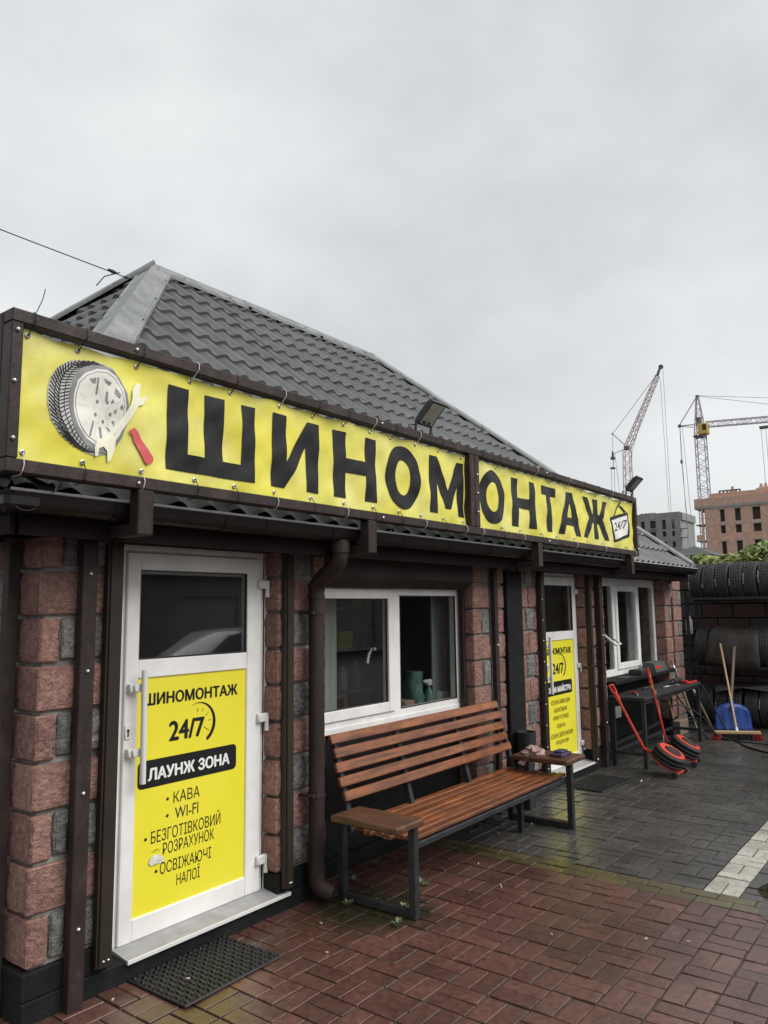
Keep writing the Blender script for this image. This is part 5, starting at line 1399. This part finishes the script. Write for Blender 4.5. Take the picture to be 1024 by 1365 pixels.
# storage rack in the room behind the wide window
SR=thing('storage_rack','dim shelving with boxes and bottles inside the room behind the wide window','shelving',(5.6,1.7,0.05))
for x in (4.3,5.6,6.9):
    b=MB(); b.cbox(x-0.02,x+0.02,1.55,1.9,0.05,2.3,0.003); part('upright',b,M['steel_dark'],SR)
for z in (0.5,1.0,1.42,1.84,2.2):
    b=MB(); b.cbox(4.28,6.92,1.55,1.9,z,z+0.025,0.003); part('shelf_board',b,M['grey_metal'],SR)
rnd=random.Random(77)
cols_=['card','white_plastic','blue','red','gaz','grey_metal','dark','yellow']
onum=['first','second','third','fourth','fifth','sixth','seventh','eighth','ninth','tenth']
for z,sh_ in ((1.025,'lowest visible'),(1.445,'middle'),(1.865,'upper')):
    x=4.36; cnt={'bottle':0,'box':0}
    while x<6.7:
        w_=rnd.uniform(0.14,0.30); h_=rnd.uniform(0.12,0.33); b=MB()
        if rnd.random()<0.45:
            r_=min(w_,0.11)/2; b.lathe([(0,0),(r_,0),(r_,h_*0.7),(r_*0.4,h_*0.85),(r_*0.4,h_),(0,h_)],12,(x+r_,1.68,z)); nm_,lb,ct='bottle','bottle from the left on the %s indoor shelf behind the wide window'%sh_,'bottle'
        else:
            b.cbox(x,x+w_,1.58,1.8,z,z+h_,0.004); nm_,lb,ct='box','box from the left on the %s indoor shelf behind the wide window'%sh_,'box'
        lb=onum[min(9,cnt[ct])]+' '+lb; cnt[ct]+=1
        solo(nm_,b,M[rnd.choice(cols_)],lb,ct,ct+'es on the indoor shelving' if ct=='box' else 'bottles on the indoor shelving',smooth=40)
        x+=w_+rnd.uniform(0.03,0.2)
# small tools on the workbench
for i,(x,y,a,L_,m_,lb) in enumerate([(9.15,-0.3,0.5,0.16,'metal','short bright socket bar at the near end of the workbench'),(9.85,-0.2,-0.3,0.2,'dark','dark screwdriver on the workbench behind the spanner'),(9.3,-0.2,1.2,0.12,'red','small red-handled tool near the wall side of the workbench')]):
    b=MB(); b.tube([(x-L_/2*math.cos(a),y-L_/2*math.sin(a),0.803),(x,y,0.803)],0.013,8); b.tube([(x,y,0.803),(x+L_/2*math.cos(a),y+L_/2*math.sin(a),0.803)],0.006,6)
    solo('hand_tool',b,M[m_],lb,'tool',smooth=40)
# ------------------------------------------------------------------ litter and weeds
rnd=random.Random(21)
spots=[(3.28,-0.62,'near the far corner of the doormat'),(3.55,-0.33,'on the red paving left of the downpipe'),(4.7,-0.9,'on the red paving in front of the bench'),(4.45,-1.95,'on the red paving towards the puddle'),(4.55,-2.15,'on the red paving beside the wet joints'),(5.0,-0.55,'on the red paving under the bench seat'),(6.15,-0.40,'between the far bench legs'),(6.3,-0.5,'by the far bench leg'),(5.75,-0.3,'on the grey paving under the bench'),(8.25,-0.62,'at the corner of the further doormat'),(2.62,-0.28,'on the near doormat'),(9.9,-1.6,'on the grey paving far from the wall'),(4.2,-1.5,'in the middle of the red paving'),(2.3,-0.12,'by the foot of the near steel post')]
for i,(x,y,w_) in enumerate(spots):
    L_=rnd.uniform(0.006,0.010) if i not in (2,9) else 0.028
    zz=0.026 if i==10 else 0.006
    a=rnd.uniform(0,3.14); mb=MB(); mb.tube([(x-L_*math.cos(a),y-L_*math.sin(a),zz),(x+L_*math.cos(a),y+L_*math.sin(a),zz+0.001)],0.0045 if i!=9 else 0.008,6)
    solo('cigarette_butt',mb,M['litter'],'pale cigarette butt '+w_,'litter','cigarette butts on the paving')
def weed(x,y,s,label,seed):
    r=random.Random(seed); mb=MB()
    for k in range(16):
        a=r.uniform(0,6.28); e=r.uniform(0.2,1.2); L_=s*r.uniform(0.5,1.0); w=L_*0.32
        d=Vector((math.cos(a)*math.cos(e),math.sin(a)*math.cos(e),math.sin(e))); q=Vector((-math.sin(a),math.cos(a),0))
        p=Vector((x,y,0.002))+d*L_*0.2
        mb.add([p,p+d*L_*0.45+q*w,p+d*L_,p+d*L_*0.45-q*w],[(0,1,2,3)])
    solo('weed',mb,M['weed'],label,'weed','weeds in the paving joints')
for i,(x,y,s,l) in enumerate([(3.98,-0.42,0.06,'leafy weed under the near end of the bench'),(3.86,-0.28,0.05,'small weed by the downpipe outlet'),(4.03,-0.60,0.045,'small weed behind the front bench leg'),(3.80,-0.72,0.045,'weed in front of the bench foot'),(4.42,-0.45,0.06,'grass tuft on the red paving under the bench seat'),(4.2,-0.05,0.05,'weed at the wall foot beneath the bench back'),(4.55,0.05,0.04,'small weed at the wall foot beneath the bench middle')]):
    weed(x,y,s,l,i+60)

# ------------------------------------------------------------------ greenery beyond the yard wall
def leaf_cloud(mb, blobs, size, seed):
    r=random.Random(seed)
    for cx,cy,cz,rx,ry,rz,n in blobs:
        for k in range(n):
            while True:
                p=Vector((r.uniform(-1,1),r.uniform(-1,1),r.uniform(-1,1)))
                if 0.2<p.length<1: break
            p=Vector((cx+p.x*rx,cy+p.y*ry,cz+p.z*rz)); s=size*r.uniform(0.6,1.25)
            nrm=Vector((r.uniform(-1,0.4),r.uniform(-0.7,0.7),r.uniform(0.0,1.2))).normalized()
            t=nrm.cross(Vector((r.uniform(-1,1),r.uniform(-1,1),r.uniform(-1,1)))).normalized(); b_=nrm.cross(t)
            mb.add([p-t*s*0.5,p-t*s*0.1+b_*s*0.42-nrm*s*0.08,p+t*s*0.55-nrm*s*0.1,p-t*s*0.1-b_*s*0.42-nrm*s*0.08],[(0,1,2),(0,2,3)])
VN=thing('climbing_vine','bright green leafy vine growing above the yard wall behind the tyres','vine',(14.6,-0.6,0))
mb=MB(); leaf_cloud(mb,[(14.6,-0.68,2.66,0.4,0.32,0.22,260),(14.5,-0.15,2.60,0.3,0.28,0.15,170),(14.5,0.25,2.60,0.3,0.22,0.15,140),(14.7,-0.75,2.84,0.25,0.22,0.10,110),(14.6,-1.25,2.75,0.4,0.4,0.25,260),(14.6,-1.9,2.7,0.4,0.4,0.25,220),(14.6,-0.5,2.3,0.4,1.2,0.3,200)],0.12,4)
part('foliage',mb,M['leaf'],VN,kind='stuff')
mb=MB()
for y in (-1.7,-1.0,-0.4,0.2): mb.tube([(14.7,y,0),(14.65,y+0.1,1.2),(14.6,y-0.05,2.2),(14.55,y+0.1,2.7)],0.025,6,r1=0.01)
part('stem',mb,M['stem'],VN,smooth=50)
def tree(x,y,h,blobs,label,seed,size=0.2,m='leaf_dark'):
    T=thing('tree',label,'tree',(x,y,0),'trees beyond the yard')
    mb=MB(); mb.tube([(x,y,0),(x+0.05,y,h*0.4),(x-0.05,y+0.1,h*0.75)],0.14,8,r1=0.05)
    r=random.Random(seed)
    for k in range(6):
        a=r.uniform(0,6.28); mb.tube([(x,y,h*(0.35+0.06*k)),(x+0.7*math.cos(a),y+0.7*math.sin(a),h*(0.55+0.06*k))],0.04,5,r1=0.015)
    part('trunk',mb,M['stem'],T,smooth=50)
    mb=MB(); leaf_cloud(mb,blobs,size,seed); part('crown',mb,M[m],T,kind='stuff')
tree(19.5,1.75,3.0,[(19.5,1.75,2.55,0.55,0.5,0.5,380),(19.4,1.45,2.35,0.5,0.4,0.45,240),(19.6,2.2,2.5,0.5,0.45,0.45,260)],'dark leafy tree behind the right eaves corner',31,0.14)
tree(34.0,5.6,4.1,[(34,5.6,3.3,0.9,0.8,0.8,420),(34,6.4,3.3,0.9,0.7,0.65,360)],'dark tree between the far grey house and the kiosk',32,0.2)
tree(40.0,6.6,4.0,[(40,6.8,3.1,1.2,1.4,0.9,500),(40,4.6,3.1,1.2,1.3,1.0,500)],'low dark tree before the brick building',33,0.24)
# kiosk with hipped roof
KI=thing('kiosk','small kiosk with dark green hipped roof beyond the yard','kiosk',(24.6,3.1,0))
mb=MB(); mb.box(24.25,25.3,2.70,3.55,0,3.30); part('walls',mb,M['far_dark'],KI)
mb=MB(); mb.add([(23.95,2.42,3.33),(25.6,2.42,3.33),(25.6,3.85,3.33),(23.95,3.85,3.33),(24.75,3.16,3.66),(23.95,2.42,3.28),(25.6,2.42,3.28),(25.6,3.85,3.28),(23.95,3.85,3.28)],[(0,1,4),(1,2,4),(2,3,4),(3,0,4),(0,5,6,1),(1,6,7,2),(2,7,8,3),(3,8,5,0),(5,8,7,6)])
part('roof',mb,M['gaz'],KI)

# ------------------------------------------------------------------ far buildings
def holes_wall(mb, X, th, ya,yb,za,zb, holes):
    ys=sorted(set([ya,yb]+[h[0] for h in holes]+[h[1] for h in holes])); zs=sorted(set([za,zb]+[h[2] for h in holes]+[h[3] for h in holes]))
    ys=[y for y in ys if ya<=y<=yb]; zs=[z for z in zs if za<=z<=zb]
    for i in range(len(ys)-1):
        for k in range(len(zs)-1):
            cy=(ys[i]+ys[i+1])/2; cz=(zs[k]+zs[k+1])/2
            if any(h[0]<cy<h[1] and h[2]<cz<h[3] for h in holes): continue
            mb.box(X,X+th,ys[i],ys[i+1],zs[k],zs[k+1])
BB=thing('brick_building','unfinished orange brick apartment building with empty window openings','building',(80,10,0))
cols=[(14.47,14.90),(13.05,13.57),(11.34,12.02),(9.7,10.4),(8.0,8.7),(6.4,7.0)]
rows=[(9.68,10.86),(8.55,9.30),(6.55,7.77),(5.2,6.2),(3.4,4.6)]
holes=[(a,b_,c,d) for a,b_ in cols for c,d in rows]
mb=MB(); holes_wall(mb,77.3,0.35,5.0,16.30,0,11.05,holes)
mb.box(77.25,84,5.0,17.2,11.30,12.06); mb.box(77.65,84,5.0,5.3,0,11.3); mb.box(79.5,84,16.0,16.6,0,11.3); mb.box(77.6,84,5.0,15.85,12.06,12.5); mb.box(77.9,84,7.0,11.7,12.5,12.66)
mb.box(77.3,77.5,16.46,16.62,0,11.05)
for z in (0.6,3.0,5.55,8.02): mb.box(77.3,77.42,16.62,17.15,z,z+0.5)
part('walls',mb,M['far_brick'],BB)
mb=MB(); mb.box(77.22,84,5.0,17.2,11.05,11.30); part('concrete_band',mb,M['far_conc'],BB)
for z in (9.47,7.90,4.95,2.4):
    mb=MB(); mb.box(77.25,79.6,16.31,17.2,z,z+0.09); part('balcony_slab',mb,M['far_conc'],BB)
for a,b_ in cols:
    for c,d in rows:
        mb=MB(); mb.box(77.27,77.35,a-0.12,b_+0.12,d,d+0.14); part('lintel',mb,M['far_conc'],BB)
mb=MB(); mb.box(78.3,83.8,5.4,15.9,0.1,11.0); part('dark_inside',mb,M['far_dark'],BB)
for a,b_ in cols:
    for c,d in rows:
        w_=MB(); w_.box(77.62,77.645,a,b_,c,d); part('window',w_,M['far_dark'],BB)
mb=MB()
for y in (13.95,11.4,11.0): mb.add([(78.5,y-0.35,12.5),(79.2,y-0.35,12.5),(79.2,y+0.35,12.5),(78.5,y+0.35,12.5),(78.7,y-0.15,12.95),(79.0,y-0.15,12.95),(79.0,y+0.15,12.95),(78.7,y+0.15,12.95)],[(0,1,5,4),(1,2,6,5),(2,3,7,6),(3,0,4,7),(4,5,6,7)]); mb.box(78.75,78.95,y-0.1,y+0.1,12.95,13.2)
part('chimney',mb,M['far_brick'],BB)
mb=MB(); mb.box(78.0,78.4,13.1,15.05,12.72,12.8)
for y in (13.15,13.5,14.3,14.65,15.0): mb.box(78.1,78.3,y-0.06,y+0.06,12.5,12.72)
part('roof_rack',mb,M['crane_dark'],BB)
GB=thing('grey_building','unfinished grey block apartment building behind the sign','building',(100,27,0))
def tilt_y(y,z): return z
cols=[(28.05,28.48),(26.68,27.38),(25.45,25.9),(24.40,24.76)]
rows=[(11.05,12.2),(10.15,10.8),(8.8,9.5),(7.0,8.1),(5.2,6.2)]
holes=[(a,b_,c,d) for a,b_ in cols for c,d in rows]
mb=MB(); holes_wall(mb,95,0.35,23.7,36.0,0,13.1,holes); mb.box(95.4,101,23.7,24.0,0,13.0); mb.box(95.0,101,35.7,36.0,0,13.1); mb.box(95.2,101,23.5,23.72,12.1,13.0)
part('walls',mb,M['far_grey'],GB)
mb=MB()
for k,z in enumerate((11.15,10.05,8.7)): mb.box(94.8,95.0,26.55,27.5,z-0.06,z+0.06)
mb.box(94.95,95.05,26.62,27.42,12.45,13.2); part('balcony_slab',mb,M['far_conc'],GB)
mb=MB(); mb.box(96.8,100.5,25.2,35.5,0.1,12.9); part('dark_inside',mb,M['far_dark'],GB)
for a,b_ in cols[:3]:
    for c,d in rows:
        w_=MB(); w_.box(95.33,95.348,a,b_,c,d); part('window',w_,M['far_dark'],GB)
mb=MB(); 
for y in (27.8,28.3,28.9): mb.box(97,97.4,y,y+0.25,13.1,13.45)
mb.box(97,97.3,27.6,29.2,13.35,13.42); part('roof_props',mb,M['far_conc'],GB)
for z in (9.9,11.0): 
    mb=MB(); mb.box(94.9,95.5,22.9,23.7,z-0.03,z+0.03); part('scaffold_stub',mb,M['crane_dark'],GB)
HS=thing('small_white_house','pale house end seen between the far buildings','house',(90,18.9,0))
mb=MB(); mb.box(90,94,19.6,22.6,0,8.2); part('walls',mb,M['far_conc'],HS)

OB=thing('opposite_building','long low grey garage building across the yard, mirrored in the door glass','building',(30,-20,0))
mb=MB(); holes=[(x,x+2.6,0.05,2.3) for x in range(8,56,4)]
xs=sorted(set([4,60]+[h[0] for h in holes]+[h[1] for h in holes]))
for i in range(len(xs)-1):
    hole=any(h[0]<(xs[i]+xs[i+1])/2<h[1] for h in holes)
    mb.box(xs[i],xs[i+1],-17.3,-17.0,2.3 if hole else 0,3.0)
mb.box(4,60,-26,-25.7,0,3.0); mb.box(4,4.3,-25.7,-17.3,0,3.0); mb.box(59.7,60,-25.7,-17.3,0,3.0)
part('walls',mb,M['far_conc'],OB)
mb=MB(); mb.add([(3.6,-26.4,3.0),(60.4,-26.4,3.0),(60.4,-16.6,3.0),(3.6,-16.6,3.0),(5,-21.5,3.6),(59,-21.5,3.6)],[(0,1,5,4),(2,3,4,5),(3,0,4),(1,2,5),(3,2,1,0)]); part('roof',mb,M['gaz'],OB)
for h in holes:
    mb=MB(); mb.box(h[0]+0.02,h[1]-0.02,-17.2,-17.14,0.05,2.28); part('garage_door',mb,M['grey_metal'],OB)
# parked car across the yard, mirrored in the near door's glass
PCAR=thing('parked_car','dark hatchback parked across the yard, mirrored in the near door glass','car',(10.2,-8.2,0))
M['car_paint']=mat('dark_car_paint',(0.07,0.072,0.075),0.3,(0.08,0.082,0.085),3,coat=0.6)
def loft(secs):
    mb=MB(); n=len(secs[0]); 
    for s_ in secs: mb.v += s_
    mb.f=[(i*n+k,i*n+(k+1)%n,(i+1)*n+(k+1)%n,(i+1)*n+k) for i in range(len(secs)-1) for k in range(n)]+[tuple(range(n)),tuple(range(len(secs)*n-1,(len(secs)-1)*n-1,-1))]
    return mb
def csec(x,w,z0,z1,t):       # body section across the car
    y=-8.2
    return [(x,y-w,z0+0.08),(x,y-w-0.03,z0+0.3),(x,y-w,z1-0.12),(x,y-w*t,z1),(x,y+w*t,z1),(x,y+w,z1-0.12),(x,y+w+0.03,z0+0.3),(x,y+w,z0+0.08),(x,y+w-0.1,z0),(x,y-w+0.1,z0)]
part('body',loft([csec(8.15,0.66,0.35,0.68,0.8),csec(8.3,0.78,0.25,0.80,0.85),csec(9.1,0.84,0.2,0.93,0.88),csec(9.5,0.85,0.2,0.98,0.9),csec(11.6,0.85,0.2,1.0,0.9),csec(12.1,0.8,0.25,0.98,0.88),csec(12.22,0.72,0.35,0.85,0.85)]),M['car_paint'],PCAR,smooth=40)
def ksec(x,w0,w1,z0,z1): return [(x,-8.2-w0,z0),(x,-8.2-w1,z1-0.05),(x,-8.2-w1+0.12,z1),(x,-8.2+w1-0.12,z1),(x,-8.2+w1,z1-0.05),(x,-8.2+w0,z0)]
part('cabin',loft([ksec(9.2,0.74,0.72,0.93,0.97),ksec(9.95,0.78,0.62,0.94,1.42),ksec(10.6,0.79,0.62,0.95,1.49),ksec(11.5,0.78,0.6,0.96,1.43),ksec(12.05,0.72,0.66,0.96,1.05)]),M['car_paint'],PCAR,smooth=40)
for a,b_ in ((9.62,10.45),(10.55,11.45)):
    w_=MB(); w_.add([(a+0.0,-7.395,0.99),(b_,-7.395,0.99),(b_-0.02,-7.535,1.35),(max(a+0.05,9.95),-7.535,1.35),(a,-7.43,0.99),(b_,-7.43,0.99),(b_-0.02,-7.57,1.35),(max(a+0.05,9.95),-7.57,1.35)],[(0,1,2,3),(7,6,5,4),(0,4,5,1),(1,5,6,2),(2,6,7,3),(3,7,4,0)])
    part('side_window',w_,M['dark'],PCAR)
for x in (8.95,11.5):
    for y in (-7.42,-8.98):
        w_=MB(); w_.lathe([(0.0,-0.09),(0.17,-0.09),(0.19,-0.1),(0.28,-0.1),(0.31,-0.07),(0.31,0.07),(0.28,0.1),(0.19,0.1),(0.17,0.09),(0.0,0.09)],24,(x,y,0.31),(0,1,0)); W_o=part('wheel',w_,M['rubber'],PCAR,smooth=40)
        r_=MB(); r_.lathe([(0.0,-0.105),(0.15,-0.103),(0.18,-0.095)],16,(x,y+0.205,0.31),(0,1,0)); part('hubcap',r_,M['grey_metal'],W_o,smooth=40)
for y in (-7.62,-8.78):
    l_=MB(); l_.cbox(8.17,8.3,y-0.14,y+0.14,0.60,0.72,0.02); part('headlight',l_,M['white_plastic'],PCAR)
# ------------------------------------------------------------------ tower cranes
def lattice(mb,p0,p1,w0,w1,n,t,tb):
    P0=Vector(p0);P1=Vector(p1);D=(P1-P0).normalized()
    ref=Vector((1,0,0)) if abs(D.x)<0.9 else Vector((0,1,0))
    A=(ref-D*ref.dot(D)).normalized();B=D.cross(A)
    def c(i,q):
        s=i/n; w=(w0+(w1-w0)*s)/2; p=P0+(P1-P0)*s
        return p+A*(w*(-1 if q in (0,3) else 1))+B*(w*(-1 if q in (0,1) else 1))
    for q in range(4): mb.tube([c(0,q),c(n,q)],t,4)
    for i in range(n):
        for q in range(4):
            q2=(q+1)%4
            if i%2==0: mb.tube([c(i,q),c(i+1,q2)],tb,3,cap=False)
            else: mb.tube([c(i,q2),c(i+1,q)],tb,3,cap=False)
            if i%4==0: mb.tube([c(i,q),c(i,q2)],tb,3,cap=False)
def cables(mb,pairs,r=0.03):
    for p,q in pairs: mb.tube([p,q],r,4)
K2=thing('tower_crane','tower crane with yellow cab and level jib above the brick building','crane',(92,20,0),'tower cranes')
mb=MB(); lattice(mb,(92,19.95,0),(92,19.95,21.4),1.15,1.05,34,0.07,0.035); part('mast',mb,M['crane_purple'],K2)
mb=MB(); lattice(mb,(92,19.95,21.4),(92,20.03,26.1),1.1,0.25,8,0.07,0.035); part('tower_head',mb,M['crane_purple'],K2)
mb=MB(); mb.lathe([(0,0),(0.22,0.0),(0.22,0.3),(0,0.3)],8,(92,20.03,26.0)); part('head_block',mb,M['crane_dark'],K2)
mb=MB(); mb.box(91.3,92.7,19.4,20.6,21.25,21.42); part('platform',mb,M['crane_dark'],K2)
mb=MB(); lattice(mb,(92,19.2,22.65),(92,1.0,21.4),0.6,0.6,36,0.06,0.032); part('jib',mb,M['crane_purple'],K2)
mb=MB(); mb.tube([(92,20.5,22.85),(92,22.25,22.95)],0.07,4); mb.tube([(92,20.5,22.5),(92,22.25,22.9)],0.05,4); mb.lathe([(0,0),(0.2,0),(0.2,0.3),(0,0.3)],8,(92,22.25,22.8)); part('counter_jib',mb,M['crane_dark'],K2)
cabm=MB(); cabm.cbox(91.2,92.3,18.98,20.02,21.45,22.7,0.06); CB=part('cab',cabm,M['crane_yellow'],K2)
mb=MB(); mb.box(91.17,91.2,19.05,19.5,21.9,22.55); part('cab_window',mb,M['far_dark'],CB)
mb=MB(); mb.box(91.6,92.4,19.8,20.25,22.72,23.6); part('motor_house',mb,M['crane_dark'],K2)
mb=MB(); cables(mb,[((92,20.03,26.2),(92,22.22,23.05)),((92,20.1,26.2),(92,22.3,23.05)),((92,19.98,26.2),(92,6.0,21.9)),((92,19.98,26.25),(92,1.2,22.2)),((92,22.23,22.8),(92,22.28,18.7)),((92,22.2,22.8),(92,22.1,8.0)),((92,21.93,22.75),(92,21.45,7.8)),((92,22.28,18.7),(92,21.9,8.0)),((92,13.46,21.4),(92,13.41,13.0)),((92,13.0,21.4),(92,12.95,13.0))]); part('rope',mb,M['rope'],K2)
mb=MB(); mb.lathe([(0,0),(0.14,0.05),(0.14,0.35),(0.05,0.5),(0,0.5)],8,(92,22.27,18.4)); mb.box(91.7,92.3,12.7,13.6,21.25,21.5); part('trolley',mb,M['crane_dark'],K2)
K1=thing('luffing_crane','pinkish crane with raised slanting jib behind the end of the sign','crane',(100,31.7,0),'tower cranes')
mb=MB(); lattice(mb,(100,32.0,0),(100,31.5,22.6),1.3,0.85,36,0.065,0.035); part('mast',mb,M['crane_pink'],K1)
mb=MB(); lattice(mb,(100,31.45,22.87),(100,26.9,32.0),0.75,0.45,30,0.06,0.035); part('jib',mb,M['crane_pink'],K1)
mb=MB(); mb.tube([(100,26.95,31.95),(100,26.5,33.1)],0.2,6,r1=0.14); mb.lathe([(0,-0.15),(0.3,-0.15),(0.3,0.15),(0,0.15)],10,(100,26.4,33.1),(1,0,0)); mb.box(99.6,100.4,31.1,31.8,22.6,23.05); part('jib_tip',mb,M['crane_dark'],K1)
mb=MB(); mb.tube([(99.8,31.45,22.95),(99.8,33.36,25.08)],0.06,4); mb.tube([(100.2,31.45,22.95),(100.2,33.36,25.08)],0.06,4); mb.tube([(100,31.5,22.85),(100,33.4,22.3)],0.06,4); mb.tube([(100,31.1,21.5),(100,30.85,22.0)],0.08,4); mb.lathe([(0,-0.2),(0.14,-0.2),(0.14,0.2),(0,0.2)],8,(100,33.36,25.08),(1,0,0)); part('back_strut',mb,M['crane_pink'],K1)
mb=MB(); mb.box(99.7,100.3,33.25,33.75,21.55,21.85); mb.box(99.7,100.3,33.3,33.85,20.25,20.45); mb.tube([(100,33.45,21.5),(100,33.55,20.4)],0.05,4); mb.lathe([(0,0),(0.2,0),(0.1,0.9),(0,0.9)],6,(100,33.5,21.8)); part('counterweight_block',mb,M['crane_dark'],K1)
mb=MB(); cables(mb,[((100,33.36,25.08),(100,26.75,32.45)),((100,33.3,25.15),(100,26.85,32.35)),((100,33.36,25.0),(100,33.5,22.3)),((100,26.6,31.5),(100,26.45,13.5)),((100,26.15,32.7),(100,26.2,13.5)),((100,33.8,20.3),(100,33.9,14)),((100,33.4,20.3),(100,33.5,14)),((100,33.2,22.2),(100,32.6,14)),((100,30.9,22.0),(100,29.4,26.5)),((100,31.6,22.9),(100,29.6,27.2)),((100,30.85,21.9),(100,31.4,18))],0.03); part('rope',mb,M['rope'],K1)
